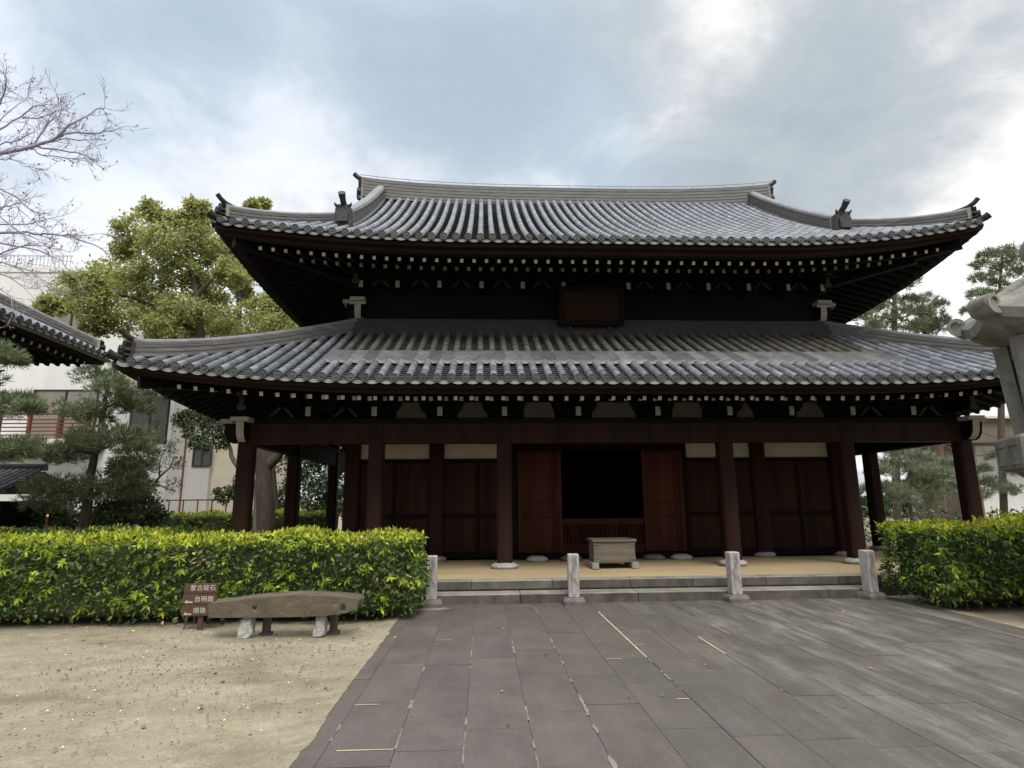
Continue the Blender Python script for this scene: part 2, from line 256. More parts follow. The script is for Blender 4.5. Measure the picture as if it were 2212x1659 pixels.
# ---------------------------------------------------------------- mesh helpers
class MB:
    def __init__(s): s.v = []; s.f = []; s.mi = []; s.n = 0; s.sm = []
    def add(s, verts, faces, mi=0, smooth=False):
        o = s.n; s.v.extend([tuple(map(float, p)) for p in verts]); s.n += len(verts)
        for f in faces: s.f.append([o+i for i in f]); s.mi.append(mi); s.sm.append(smooth)
        return s
    def box(s, lo, hi, mi=0):
        x0, y0, z0 = lo; x1, y1, z1 = hi
        s.add([(x0, y0, z0), (x1, y0, z0), (x1, y1, z0), (x0, y1, z0), (x0, y0, z1), (x1, y0, z1), (x1, y1, z1), (x0, y1, z1)],
              [(0, 3, 2, 1), (4, 5, 6, 7), (0, 1, 5, 4), (1, 2, 6, 5), (2, 3, 7, 6), (3, 0, 4, 7)], mi); return s
    def bevbox(s, lo, hi, b=.01, mi=0):
        lo = np.array(lo, float); hi = np.array(hi, float)
        xs = [lo[0], lo[0]+b, hi[0]-b, hi[0]]; vs = []; 
        for z, ins in ((lo[2], b), (lo[2]+b, 0), (hi[2]-b, 0), (hi[2], b)):
            x0, x1, y0, y1 = lo[0]+ins, hi[0]-ins, lo[1]+ins, hi[1]-ins
            c = b
            vs += [(x0+c, y0, z), (x1-c, y0, z), (x1, y0+c, z), (x1, y1-c, z), (x1-c, y1, z), (x0+c, y1, z), (x0, y1-c, z), (x0, y0+c, z)]
        fs = [tuple(reversed(range(8))), tuple(range(24, 32))]
        for k in range(3):
            for i in range(8): j = (i+1) % 8; fs.append((8*k+i, 8*k+j, 8*k+8+j, 8*k+8+i))
        s.add(vs, fs, mi); return s
    def beam(s, a, b, w, h, mi=0, up=(0, 0, 1), endmi=None):      # bar with rectangular section from a to b
        a = np.array(a, float); b = np.array(b, float); d = (b-a)/np.linalg.norm(b-a)
        sd = np.cross(d, up); sd /= np.linalg.norm(sd); u = np.cross(sd, d)
        vs = []
        for p in (a, b):
            for i, j in ((-1, -1), (1, -1), (1, 1), (-1, 1)): vs.append(p+sd*i*w/2+u*j*h/2)
        e = mi if endmi is None else endmi
        s.add(vs, [(0, 1, 5, 4), (1, 2, 6, 5), (2, 3, 7, 6), (3, 0, 4, 7), (4, 5, 6, 7)], mi)
        s.add(vs[:4], [(3, 2, 1, 0)], e); return s
    def tube(s, pts, rad, n=8, mi=0, cap=True, smooth=True):
        pts = [np.array(p, float) for p in pts]; k = len(pts)
        if isinstance(rad, (int, float)): rad = [rad]*k
        vs = []; pu = None
        for i, p in enumerate(pts):
            d = pts[min(i+1, k-1)]-pts[max(i-1, 0)]; d /= (np.linalg.norm(d)+1e-9)
            if pu is None:
                pu = np.cross(d, (0, 0, 1) if abs(d[2]) < .9 else (1, 0, 0))
            pu = pu-d*np.dot(pu, d); pu /= (np.linalg.norm(pu)+1e-9); w = np.cross(d, pu)
            for j in range(n):
                t = 2*math.pi*j/n; vs.append(p+rad[i]*(math.cos(t)*pu+math.sin(t)*w))
        fs = []
        for i in range(k-1):
            for j in range(n): jj = (j+1) % n; fs.append((i*n+j, i*n+jj, i*n+n+jj, i*n+n+j))
        s.add(vs, fs, mi, smooth)
        if cap: s.add(vs[:n], [tuple(reversed(range(n)))], mi); s.add(vs[-n:], [tuple(range(n))], mi)
        return s
    def lathe(s, c, prof, n=24, mi=0, smooth=True, rot=0):
        vs = []; 
        for r, z in prof:
            for j in range(n): t = 2*math.pi*j/n+rot; vs.append((c[0]+r*math.cos(t), c[1]+r*math.sin(t), c[2]+z))
        fs = []
        for i in range(len(prof)-1):
            for j in range(n): jj = (j+1) % n; fs.append((i*n+j, i*n+jj, i*n+n+jj, i*n+n+j))
        fs.append(tuple(reversed(range(n)))); fs.append(tuple((len(prof)-1)*n+j for j in range(n)))
        s.add(vs, fs, mi, smooth); return s
    def prism(s, poly, y0, y1, mi=0, frame=None, facemi=None):    # polygon in (x,z), pushed from y0 to y1; frame maps local to world
        k = len(poly); vs = [(x, y0, z) for x, z in poly]+[(x, y1, z) for x, z in poly]
        if frame: vs = [frame(v) for v in vs]
        s.add(vs, [tuple(range(k, 2*k))[::-1]]+[(i, (i+1) % k, k+(i+1) % k, k+i) for i in range(k)], mi)
        s.add(vs[:k], [tuple(range(k))], mi if facemi is None else facemi); return s
    def grid(s, P, mi=0, smooth=True):      # P[i][j] points
        a = len(P); b = len(P[0]); s.add([p for r in P for p in r], [(i*b+j, i*b+j+1, (i+1)*b+j+1, (i+1)*b+j) for i in range(a-1) for j in range(b-1)], mi, smooth); return s
    def build(s, name, mats, parent=None, loc=None):
        me = bpy.data.meshes.new(name); me.from_pydata(s.v, [], s.f)
        for q in (mats if isinstance(mats, (list, tuple)) else [mats]): me.materials.append(q)
        me.polygons.foreach_set('material_index', s.mi); me.polygons.foreach_set('use_smooth', s.sm); me.update()
        o = bpy.data.objects.new(name, me); COL.objects.link(o)
        if parent is not None: o.parent = parent
        if loc is not None: o.location = loc
        return o
def tag(o, label=None, cat=None, group=None, kind=None):
    if label: o['label'] = label
    if cat: o['category'] = cat
    if group: o['group'] = group
    if kind: o['kind'] = kind
    return o
def thing(name, label, cat, group=None, loc=(0, 0, 0)):
    o = bpy.data.objects.new(name, None); COL.objects.link(o); o.location = loc; o.empty_display_size = .2
    return tag(o, label, cat, group)
def join_arrays(name, V, F, mats, mi, parent=None):      # vectorised quads: V (n,3), F (m,4)
    me = bpy.data.meshes.new(name); me.vertices.add(len(V)); me.vertices.foreach_set('co', np.asarray(V, np.float32).ravel())
    m_ = len(F); me.loops.add(m_*4); me.loops.foreach_set('vertex_index', np.asarray(F, np.int32).ravel())
    me.polygons.add(m_); me.polygons.foreach_set('loop_start', np.arange(0, m_*4, 4, dtype=np.int32)); me.polygons.foreach_set('loop_total', np.full(m_, 4, np.int32))
    for q in mats: me.materials.append(q)
    me.polygons.foreach_set('material_index', np.asarray(mi, np.int32)); me.update(calc_edges=True); me.validate()
    o = bpy.data.objects.new(name, me); COL.objects.link(o)
    if parent is not None: o.parent = parent
    return o
def unit(a): return a/(np.linalg.norm(a, axis=-1, keepdims=True)+1e-9)
def leaves(pos, dirs, L, W, bend=.25, fat=.45):
    """rhombic leaves: returns verts (4n,3) and quads (n,4)"""
    n = len(pos); d = unit(dirs); r = RNG.normal(size=(n, 3)); r[:, 2] += .8; sd = unit(np.cross(d, r)); up = unit(np.cross(sd, d))
    L = np.broadcast_to(np.asarray(L, float), (n,))[:, None]; W = np.broadcast_to(np.asarray(W, float), (n,))[:, None]
    a = pos; b = pos+d*L*fat+sd*W/2+up*L*bend*.3; c = pos+d*L-up*L*bend*.2; e = pos+d*L*fat-sd*W/2+up*L*bend*.3
    V = np.stack([a, b, c, e], 1).reshape(-1, 3); F = np.arange(4*n).reshape(n, 4); return V, F
def leaf_object(name, parts, mats, parent=None):
    Vs, Fs, Ms = [], [], []; o = 0
    for (V, F), mi in parts:
        Vs.append(V); Fs.append(F+o); Ms.append(np.full(len(F), mi)); o += len(V)
    return join_arrays(name, np.concatenate(Vs), np.concatenate(Fs), mats, np.concatenate(Ms), parent)

# ---------------------------------------------------------------- ground, paving
def build_ground():
    b = MB(); n = 60
    xs = np.concatenate([[-900, -200, -60], np.linspace(-25, 25, 51), [60, 200, 900]]); ys = np.concatenate([[-300, -60, -25], np.linspace(-16, 34, 51), [80, 250, 1500]])
    P = [[(x, y, .012*math.sin(x*1.3+y*.7)+.010*math.sin(x*.6-y*1.9+1) - .012 if abs(x) < 24 and -15 < y < 33 and not (-4.6 < x < 4.6 and y < -1) else (-.03 if (-4.6 < x < 4.6 and y < -1) else -.012)) for y in ys] for x in xs]
    b.grid(P); o = b.build('ground', M['sand']); tag(o, 'pale sandy open ground of the temple yard', 'ground', kind='structure')
    for p in o.data.polygons: p.flip() if p.normal.z < 0 else None
    # stone slabs of the approach
    b = MB(); Y1 = -2.05
    edges = [-3.86, -3.70, -3.25, -2.81, -2.36, -1.91, -1.47, -1.03, -.62, -.20, .22] + [.22+.446*k for k in range(1, 8)] + [3.70, 3.86]
    edges[-3] = 3.34
    rr = random.Random(3); z0 = .009
    for i in range(len(edges)-1):
        y = Y1-rr.uniform(0, .6) if 0 < i < len(edges)-2 else Y1; first = True; x0, x1 = edges[i]+.0025, edges[i+1]-.0025
        ya = Y1
        while ya > -17:
            ln = rr.uniform(.75, 1.25) if i not in (0, len(edges)-2) else rr.uniform(1.1, 1.7)
            if first: ln = max(.3, Y1-y); first = False
            yb = ya-ln; h = z0+rr.uniform(-.0025, .0025)
            b.add([(x0, yb+.002, h), (x1, yb+.002, h), (x1, ya-.002, h), (x0, ya-.002, h)], [(0, 1, 2, 3)])
            b.add([(x0, yb+.002, h-.02), (x1, yb+.002, h-.02), (x1, yb+.002, h), (x0, yb+.002, h), (x0, ya-.002, h), (x0, ya-.002, h-.02)], [(0, 1, 2, 3), (0, 3, 4, 5)])
            ya = yb
    tag(b.build('stone_paving', M['slab']), 'long grey stone slabs of the wide approach path', 'paving', kind='structure')
    b = MB(); b.add([(-3.88, -17, .0032), (3.88, -17, .0032), (3.88, Y1, .0032), (-3.88, Y1, .0032)], [(0, 1, 2, 3)])
    b.add([(-3.88, -17, -.05), (-3.88, Y1, -.05), (-3.88, Y1, -.004), (-3.88, -17, -.004)], [(0, 1, 2, 3)])
    tag(b.build('paving_bed', M['bed']), 'dark dirt showing in the joints of the approach path', 'paving', kind='structure')
    # pale mortar smeared along some joints
    b = MB(); rr = random.Random(5)
    def strip(x, ya, yb, w, mi, jag=.4):
        n_ = max(2, int((ya-yb)/.06)); P = []
        for k in range(n_+1):
            y = ya+(yb-ya)*k/n_; ww = w*(1+jag*rr.uniform(-1, 1)); off = rr.uniform(-.2, .2)*w*jag
            P.append([(x+off-ww/2, y, .0145), (x+off+ww/2, y, .0145)])
        b.grid(P, mi, False)
    strip(-1.04, -3.13, -5.72, .020, 0, .1)
    for ya, yb in ((-5.76, -5.95), (-6.2, -6.5), (-6.6, -6.78)): strip(-1.04, ya, yb, .015, 1, .9)
    strip(-.20, -4.85, -5.65, .020, 0, .12); strip(.22, -4.12, -4.73, .011, 0, .15)
    for x0, x1, y in ((-1.02, -.90, -4.29), (-1.02, -.93, -5.18), (-3.24, -3.05, -4.75), (-3.69, -3.5, -6.97), (-3.62, -3.26, -7.86), (-1.15, -1.05, -7.02), (-1.46, -1.3, -5.75)):
        b.add([(x0, y-.009, .0145), (x1, y-.006, .0145), (x1, y+.006, .0145), (x0, y+.009, .0145)], [(0, 1, 2, 3)], 0)
    for x, ya, yb, w in ((-1.91, -2.56, -3.23, .016), (-1.91, -4.76, -5.26, .018), (-1.91, -5.6, -5.92, .024), (-1.91, -6.23, -6.5, .03), (-1.91, -6.85, -7.34, .024), (-1.91, -7.5, -7.69, .03), (-1.91, -8.05, -8.4, .028), (-2.36, -4.72, -5.42, .024), (-2.36, -7.1, -7.4, .018), (-2.36, -7.75, -8.3, .014), (-2.81, -4.6, -6.0, .012), (-2.81, -7.3, -8.2, .014), (-3.25, -5.9, -6.2, .018), (-3.25, -6.9, -7.1, .03), (-3.25, -7.5, -7.86, .012), (-3.70, -7.4, -7.7, .02)):
        strip(x, ya, yb, w*.62, 1, 1.2)
    b.add([(-3.78, -2.62, .0146), (-3.5, -2.55, .0146), (-3.2, -2.58, .0146), (-3.12, -2.66, .0146), (-3.25, -2.72, .0146), (-3.33, -2.80, .0146), (-3.6, -2.82, .0146), (-3.84, -2.80, .0146)], [tuple(range(8))], 1)
    for k in range(60):
        x, y, r = rr.uniform(-1.5, 2.8), rr.uniform(-7.6, -3), rr.choice((.004, .006, .009, .013))
        b.add([(x+r*math.cos(t)*rr.uniform(.6, 1.6), y+r*math.sin(t), .0147) for t in np.linspace(0, 2*math.pi, 9)[:-1]], [tuple(range(8))], 1)
    tag(b.build('mortar_joints', [M['mortar'], M['mortargrey']]), 'pale mortar smears along joints of the grey slabs', 'mortar', kind='structure')
    b = MB()                     # sand trodden over the edge of the slabs
    for sg in (-1, 1):
        P = []; rr = random.Random(8)
        for y in np.arange(-14, -2.4, .05):
            e = .008+.018*max(0, math.sin(y*2.3)+.5*math.sin(y*5.7+1)+.4*math.sin(y*17)+.3*math.sin(y*41))+rr.uniform(0, .008)
            P.append([(sg*4.25, y, -.026), (sg*4.0, y, .002), (sg*3.89, y, .0125), (sg*(3.862-e), y, .0120)])
        b.grid(P, 0, True)
    o = b.build('ground_margin', M['sand']); tag(o, 'sand trodden over the edges of the slab path', 'ground', kind='structure')
    for p in o.data.polygons: p.flip() if p.normal.z < 0 else None
    # small stones and bits lying on the sand
    n = 9000; x = RNG.uniform(-12, -3.84, n); y = RNG.uniform(-9.5, -3.6, n)
    dens = np.exp(-((x+5.6)/2.0)**2-((y+6.0)/1.6)**2)+.12; keep = RNG.uniform(0, 1, n) < dens; x, y = x[keep], y[keep]
    base = np.array([(math.cos(t), math.sin(t), 0) for t in np.linspace(0, 2*math.pi, 7)[:-1]])
    b = MB()
    for px, py in zip(x, y):
        r = random.uniform(.003, .012)*(1.0 if random.random() < .94 else 2.0); a = random.uniform(0, 6); el = random.uniform(.5, 1)
        ring = [(px+r*(c[0]*math.cos(a)-c[1]*el*math.sin(a))*random.uniform(.7, 1.2), py+r*(c[0]*math.sin(a)+c[1]*el*math.cos(a))*random.uniform(.7, 1.2), .006) for c in base]
        b.add(ring+[(px, py, .008+r*.5)], [(i, (i+1) % 6, 6) for i in range(6)], 1 if random.random() < .06 else 0)
    tag(b.build('gravel', [M['pebble'], M['pebblepale']]), 'small dark stones and bits scattered on the sand', 'gravel', kind='stuff')
    # fallen leaves
    pos = np.stack([RNG.uniform(-8, -3.7, 60), RNG.uniform(-4.6, -3.5, 60), np.full(60, .012)], 1); p2 = np.stack([RNG.uniform(-3.5, 3.5, 14), RNG.uniform(-7.5, -2.6, 14), np.full(14, .02)], 1)
    pos = np.concatenate([pos, p2]); d = RNG.normal(size=(len(pos), 3)); d[:, 2] = .08
    o = leaf_object('fallen_leaves', [(leaves(pos, d, RNG.uniform(.03, .06, len(pos)), .025), 0)], [M['leafdry']])
    tag(o, 'few dry tan leaves fallen below the hedge and on the slabs', 'leaves', kind='stuff')
build_ground()

# ---------------------------------------------------------------- roofs
class Roof:
    def __init__(s, cx, cy, hx, hy, zp, A, D, T, pw=2.0, AL=None): s.AL = A if AL is None else AL; s.cx, s.cy, s.hx, s.hy, s.zp, s.A, s.D, s.T, s.pw = cx, cy, hx, hy, zp, A, D, T, pw
    def half(s, side): return s.hx if side in 'fb' else s.hy
    def rise(s, d, left=False): return (s.AL if left else s.A)*max(0.0, 1-max(d, -.3)/s.D)**s.pw     # the old timber sags a little at the left corners
    def isleft(s, side, u): return side == 'l' or (side == 'f' and u < 0) or (side == 'b' and u > 0)
    def xy(s, side, u, t):
        if side == 'f': return (s.cx+u, s.cy-s.hy+t)
        if side == 'b': return (s.cx-u, s.cy+s.hy-t)
        if side == 'l': return (s.cx-s.hx+t, s.cy-u)
        return (s.cx+s.hx-t, s.cy+u)
    def p(s, side, u, t, dz=0.0, full=False):
        x, y = s.xy(side, u, t); d = s.half(side)-abs(u)
        f = 1.0 if full else max(0.0, 1-t/s.T)**1.5
        return np.array([x, y, s.zp(t)+s.rise(d, s.isleft(side, u))*f+dz])
    def flat(s, side, u, t, z):            # point under the eave, at height z plus the corner's lift
        x, y = s.xy(side, u, t); return np.array([x, y, z+s.rise(s.half(side)-abs(u), s.isleft(side, u))])
def roof_tiles(b, rf, side, pitch, tmax, matfun=None, r=.066, tl=.29, ps=.135, tmin=0.0, discs=True):
    H = rf.half(side); K = int((H-.12)/pitch); us = [k*pitch for k in range(-K, K+1)]
    ang = [math.radians(a) for a in (-105, -70, -35, 0, 35, 70, 105)]
    def frame(u, t):
        p = rf.p(side, u, t); e = .02; T = rf.p(side, u, t+e)-p; T /= np.linalg.norm(T); U = rf.p(side, u+e, t)-p; U /= np.linalg.norm(U)
        N = np.cross(U, T); N /= np.linalg.norm(N); N = N if N[2] > 0 else -N; return p, U, T, N
    for u in us:
        tm = tmax(u)
        if tm < .15: continue
        n = max(1, round((tm-tmin)/tl)); stp = (tm-tmin)/n
        for k in range(n):
            t0 = tmin+k*stp; t1 = t0+stp*1.02; vs = []
            for t, rr in ((t0, r*1.06), (t1, r*.93)):
                p, U, T, N = frame(u, t)
                for a in ang: vs.append(p+N*(.035+rr*math.cos(a))+U*rr*math.sin(a))
            mi = matfun(u, .5*(t0+t1)) if matfun else 0
            b.add(vs, [(i, i+1, 8+i, 7+i) for i in range(6)], mi, True)
            if k: 
                b.add(vs[:7], [tuple(range(7))], mi)
        if discs and tmin == 0:
            p, U, T, N = frame(u, 0); c = p+N*.030; ro = r*1.16; q = [(-.02, ro), (-.045, ro), (-.045, ro*.78), (-.036, ro*.74), (-.036, ro*.38), (-.046, ro*.3)]; vs = []
            Th = np.array([T[0], T[1], 0]); Th /= np.linalg.norm(Th)
            for dd, rr in q:
                for j in range(14): a = 2*math.pi*j/14; vs.append(c+Th*dd+np.array([0, 0, 1])*rr*math.cos(a)+U*rr*math.sin(a))
            b.add(vs, [(i*14+j, i*14+(j+1) % 14, i*14+14+(j+1) % 14, i*14+14+j) for i in range(len(q)-1) for j in range(14)]+[tuple(len(q)*14-14+j for j in range(14))], 1)
    for u in [k*pitch+pitch/2 for k in range(-K-1, K+1)]:
        tm = tmax(u)-.02
        if tm < .12: continue
        n = max(1, round((tm-tmin)/ps)); stp = (tm-tmin)/n; w = pitch*.5
        for k in range(n):
            t0 = tmin+k*stp; t1 = t0+stp; vs = []
            for t, dz in ((t0, .030), (t1, .004)):
                p, U, T, N = frame(u, t)
                for x in (-1, -.5, 0, .5, 1): vs.append(p+U*w*x*.86+N*(dz-.035+.045*x*x))
            p, U, T, N = frame(u, t0)
            for x in (-1, -.5, 0, .5, 1): vs.append(p+U*w*x*.86+N*(-.006-.035+.045*x*x))
            b.add(vs, [(i, i+1, 6+i, 5+i) for i in range(4)]+[(10+i, 11+i, i+1, i) for i in range(4)], 2, False)
        if discs and tmin == 0:           # hanging eave tiles, two thin curved lips
            p, U, T, N = frame(u, 0); Th = np.array([T[0], T[1], 0]); Th /= np.linalg.norm(Th)
            for off, z1, z2 in ((-.012, -.012, -.034), (-.024, -.040, -.075)):
                vs = []
                for x in (-1, -.6, -.2, .2, .6, 1):
                    sag = .034*(x*x-1)
                    for zz in (z1, z2): vs.append(p+Th*off+U*w*x+np.array([0, 0, sag+zz+.02]))
                    vs.append(p+Th*(off+.03)+U*w*x+np.array([0, 0, sag+z1+.02]))
                b.add(vs, [(3*i, 3*i+1, 3*i+4, 3*i+3) for i in range(5)]+[(3*i+2, 3*i, 3*i+3, 3*i+5) for i in range(5)], 3)
def ridge_band(b, pts, w, h, layers=5, mi=0, cap=True, capmi=None, capr=None):
    """a ridge of stacked thin tiles along pts (base line), with a half-round cap"""
    pts = [np.array(p, float) for p in pts]; k = len(pts); S = []
    for i in range(k):
        d = pts[min(i+1, k-1)]-pts[max(i-1, 0)]; d[2] = 0; d /= np.linalg.norm(d); S.append(np.array([d[1], -d[0], 0]))
    for l in range(layers):
        z0 = h*l/layers; z1 = h*(l+1)/layers-.002; ww = w/2-(.010 if l % 2 else 0)-(.012 if 0 < l < layers-1 else 0)
        vs = []
        for i in range(k):
            for sg, z in ((-1, z0), (1, z0), (1, z1), (-1, z1)): vs.append(pts[i]+S[i]*sg*ww+np.array([0, 0, z]))
        b.add(vs, [(4*i+j, 4*i+(j+1) % 4, 4*i+4+(j+1) % 4, 4*i+4+j) for i in range(k-1) for j in range(4)]+[(3, 2, 1, 0), (4*k-4, 4*k-3, 4*k-2, 4*k-1)], mi)
    if cap:
        rr = capr or w*.42; vs = []
        for i in range(k):
            for a in np.linspace(-1.75, 1.75, 9): vs.append(pts[i]+S[i]*rr*math.sin(a)+np.array([0, 0, h+rr*.55*math.cos(a)+.012]))
        b.add(vs, [(9*i+j, 9*i+j+1, 9*i+10+j, 9*i+9+j) for i in range(k-1) for j in range(8)]+[tuple(range(9)), tuple(range(9*k-9, 9*k))], mi if capmi is None else capmi, True)
def end_tile(b, base, d, w, h, curl, mi=1, white=2, slab=True):
    """ridge-end tile with a face block, fins and a long curling cap tile; d = horizontal outward direction"""
    base = np.array(base, float); d = np.array(d, float); d /= np.linalg.norm(d); s = np.array([d[1], -d[0], 0]); up = np.array([0, 0, 1.0])
    def fr(v): return base+s*v[0]+d*v[1]+up*v[2]
    if slab: b.prism([(-w*.56, 0), (w*.56, 0), (w*.52, h*1.04), (-w*.52, h*1.04)], -.05, .02, white, fr)
    out = [(-.58, 0), (-.42, .22), (-.62, .36), (-.40, .62), (-.56, .92), (-.30, .86), (-.14, 1.12), (.14, 1.12), (.30, .86), (.56, .92), (.40, .62), (.62, .36), (.42, .22), (.58, 0)]
    b.prism([(x*w*1.15, z*h) for x, z in out], .02, .11, mi, fr)
    b.prism([(x*w*.55, .1*h+z*h*.7) for x, z in ((-.5, .1), (0, 0), (.5, .1), (.55, .6), (0, .95), (-.55, .6))], .11, .17, mi, fr)
    if curl:
        pts = [fr((0, -.42, h+.01)), fr((0, -.15, h+.03)), fr((0, .06, h+.09)), fr((0, .24, h+.20)), fr((0, .36, h+.32))]
        k = curl; pts = [pts[0], pts[1]]+[pts[1]+(p-pts[1])*k for p in pts[2:]]
        b.tube(pts, [w*.28, w*.27, w*.24, w*.21, w*.22], 10, mi)
def eave_board(b, rf, sides, t0, t1, z0, z1, mi=0, n=40):
    for side in sides:
        H = rf.half(side); vs = []; us = np.linspace(-1, 1, n)
        for q in us:
            for t, z in ((t0, z0), (t1, z0), (t1, z1), (t0, z1)): u = q*(H-t); vs.append(rf.flat(side, u, t, z)); lf = rf.isleft(side, q); vs[-1][2] += rf.rise(H-abs(q*H), lf)-rf.rise(H-abs(u), lf)
        b.add(vs, [(4*i+j, 4*i+(j+1) % 4, 4*i+4+(j+1) % 4, 4*i+4+j) for i in range(n-1) for j in range(4)]+[(3, 2, 1, 0), (4*n-4, 4*n-3, 4*n-2, 4*n-1)], mi)
def soffit(b, rf, sides, zf, t0, t1, mi=0, n=40):
    for side in sides:
        H = rf.half(side); P = []
        for q in np.linspace(-1, 1, n):
            row = []
            for t in np.linspace(t0, t1, 6):
                x, y = rf.xy(side, q*(H-t), t); row.append((x, y, zf(t)+rf.rise(H-abs(q*H), rf.isleft(side, q))))
            P.append(row)
        b.grid(P, mi, False)

# ---------------------------------------------------------------- the hall
HALL = thing('temple_hall', 'large two-roofed dark wooden temple hall with grey tiled roofs behind the steps', 'temple hall')
CXS = [-7.36, -4.815, -2.268, 2.268, 4.815, 7.36]         # front columns
SIDEY = [3.05, 7.0, 10.1]
MX, MY0, MY1 = 5.65, 1.8, 8.4                              # inner hall
LOW = Roof(0, 5.05, 9.11, 6.8, lambda t: 3.70+.505*t+.010*t*t, .40, 4.9, 3.6, 2.0, .33)
UPR = Roof(0, 5.10, 8.2, 5.7, lambda t: 6.90+.560*t+.0222*t*t, .55, 5.4, 4.6, 2.2, .34)

def build_platform():
    b = MB(); x0, x1, y0, y1 = -9.0, 9.0, -1.9, 12.0; w = .30
    xs = [x0]
    rr = random.Random(2)
    while xs[-1] < x1-.9: xs.append(xs[-1]+rr.uniform(.85, 1.5))
    xs[-1] = x1
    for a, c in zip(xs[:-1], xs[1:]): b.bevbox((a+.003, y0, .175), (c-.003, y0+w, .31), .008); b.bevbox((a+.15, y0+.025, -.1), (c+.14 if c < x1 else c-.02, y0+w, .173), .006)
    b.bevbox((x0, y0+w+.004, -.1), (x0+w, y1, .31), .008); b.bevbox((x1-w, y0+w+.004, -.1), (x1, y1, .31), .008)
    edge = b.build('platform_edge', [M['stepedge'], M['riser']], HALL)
    b = MB(); P = [[(x, y, .302+.006*math.sin(x*2.1+y)+.004*math.sin(3*y-x)) for y in np.linspace(y0+w-.01, y1, 40)] for x in np.linspace(x0+w-.01, x1-w+.01, 60)]
    b.grid(P); o = b.build('platform_floor', M['soil'], HALL)
    b = MB(); xs = [-4.0]
    while xs[-1] < 3.3: xs.append(xs[-1]+rr.uniform(1.2, 1.9))
    xs[-1] = 3.65
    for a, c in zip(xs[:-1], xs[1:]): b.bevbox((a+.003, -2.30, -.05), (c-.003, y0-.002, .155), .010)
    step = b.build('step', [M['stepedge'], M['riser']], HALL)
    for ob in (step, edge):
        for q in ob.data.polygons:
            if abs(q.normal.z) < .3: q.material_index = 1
build_platform()

def column_mesh(h, w=.30, ch=.045):
    b = MB(); vs = []; k = 8
    for z, s in ((0, 1), (h*.5, 1.0), (h, .97)):
        a = w/2*s; c = ch*s
        vs += [(-a+c, -a, z), (a-c, -a, z), (a, -a+c, z), (a, a-c, z), (a-c, a, z), (-a+c, a, z), (-a, a-c, z), (-a, -a+c, z)]
    b.add(vs, [(i*8+j, i*8+(j+1) % 8, i*8+8+(j+1) % 8, i*8+8+j) for i in range(2) for j in range(8)]+[tuple(range(7, -1, -1)), tuple(range(16, 24))]); return b
def base_stone_mesh(r=.27):
    b = MB(); b.lathe((0, 0, -.02), [(r*.62, -.02), (r*.86, .02), (r*1.02, .06), (r*1.0, .085), (r*.82, .115), (r*.68, .13), (r*.62, .138)], 20); return b
stone_me = None
def add_column(x, y, h=2.9, w=.30, r=.27):
    global stone_me
    c = column_mesh(h-.12, w).build('column', M['column'], HALL, (x, y, .42))
    s = base_stone_mesh(r).build('base_stone', M['postgran'], c, (0, 0, -.115)); return c
for x in CXS: add_column(x, 0.0)
for x in (-7.36, 7.36):
    for y in SIDEY: add_column(x, y)
for x in (-MX, -3.75, 3.75, MX): add_column(x, MY0, 2.95, .34, .25)
for x in (-1.98, 1.98):
    b = MB(); b.box((-.06, -.1, 0), (.06, .1, 2.5)); b.build('door_post', M['wood'], HALL, (x, MY0-.02, .42))
for x in (-1.5, -.75, .75+.35, 1.72): 
    base_stone_mesh(.24).build('floor_stone', M['postbase'] if abs(x) < 1.3 else M['postgran'], HALL, (x, MY0-.32, .29))

def build_beams():
    b = MB()      # front and side tie beams with the plate on top
    b.box((-7.36+.14, -.11, 2.74), (7.36-.14, .11, 3.14))
    b.build('tie_beam', M['column'], HALL)
    b = MB(); b.box((-7.62, -.17, 3.145), (7.62, .17, 3.225)); b.build('plate_beam', M['wood'], HALL)
    for x in (-7.36, 7.36):
        b = MB(); b.box((x-.11, .14, 2.74), (x+.11, 10.1, 3.14)); b.box((x-.17, .175, 3.145), (x+.17, 10.3, 3.225)); b.build('tie_beam', M['wood'], HALL)
        for y in SIDEY: pass
    # white-painted beam ends at the two front corners
    for sx in (-1, 1):
        b = MB(); X = sx*7.36
        def nose(fr):
            poly = [(0, 2.78), (.18, 2.76), (.27, 2.82), (.33, 2.93), (.345, 3.05), (.36, 3.14), (0, 3.14)]
            b.prism(poly, -.07, .07, 0, fr)
            pts = poly[1:6]
            for (d0, z0), (d1, z1) in zip(pts[:-1], pts[1:]):
                vs = [fr((d0+.004, -.072, z0)), fr((d0+.004, .072, z0)), fr((d1+.004, .072, z1)), fr((d1+.004, -.072, z1))]; b.add(vs, [(0, 1, 2, 3)], 1)
            vs = [fr((.37, -.17, 3.143)), fr((.37, .17, 3.143)), fr((.40, .17, 3.155)), fr((.40, -.17, 3.155)), fr((.40, .17, 3.226)), fr((.40, -.17, 3.226)), fr((.1, -.17, 3.143)), fr((.1, .17, 3.143)), fr((.1, .17, 3.226)), fr((.1, -.17, 3.226))]
            b.add(vs, [(0, 1, 2, 3), (3, 2, 4, 5), (6, 7, 1, 0), (5, 4, 8, 9), (0, 3, 5, 9, 6), (1, 7, 8, 4, 2)], 1)
        nose(lambda v: (X+v[1], -v[0]-.10, v[2])); nose(lambda v: (X+sx*(v[0]+.10), v[1], v[2]))
        b.build('beam_end', [M['wood'], M['palewood']], HALL)
build_beams()

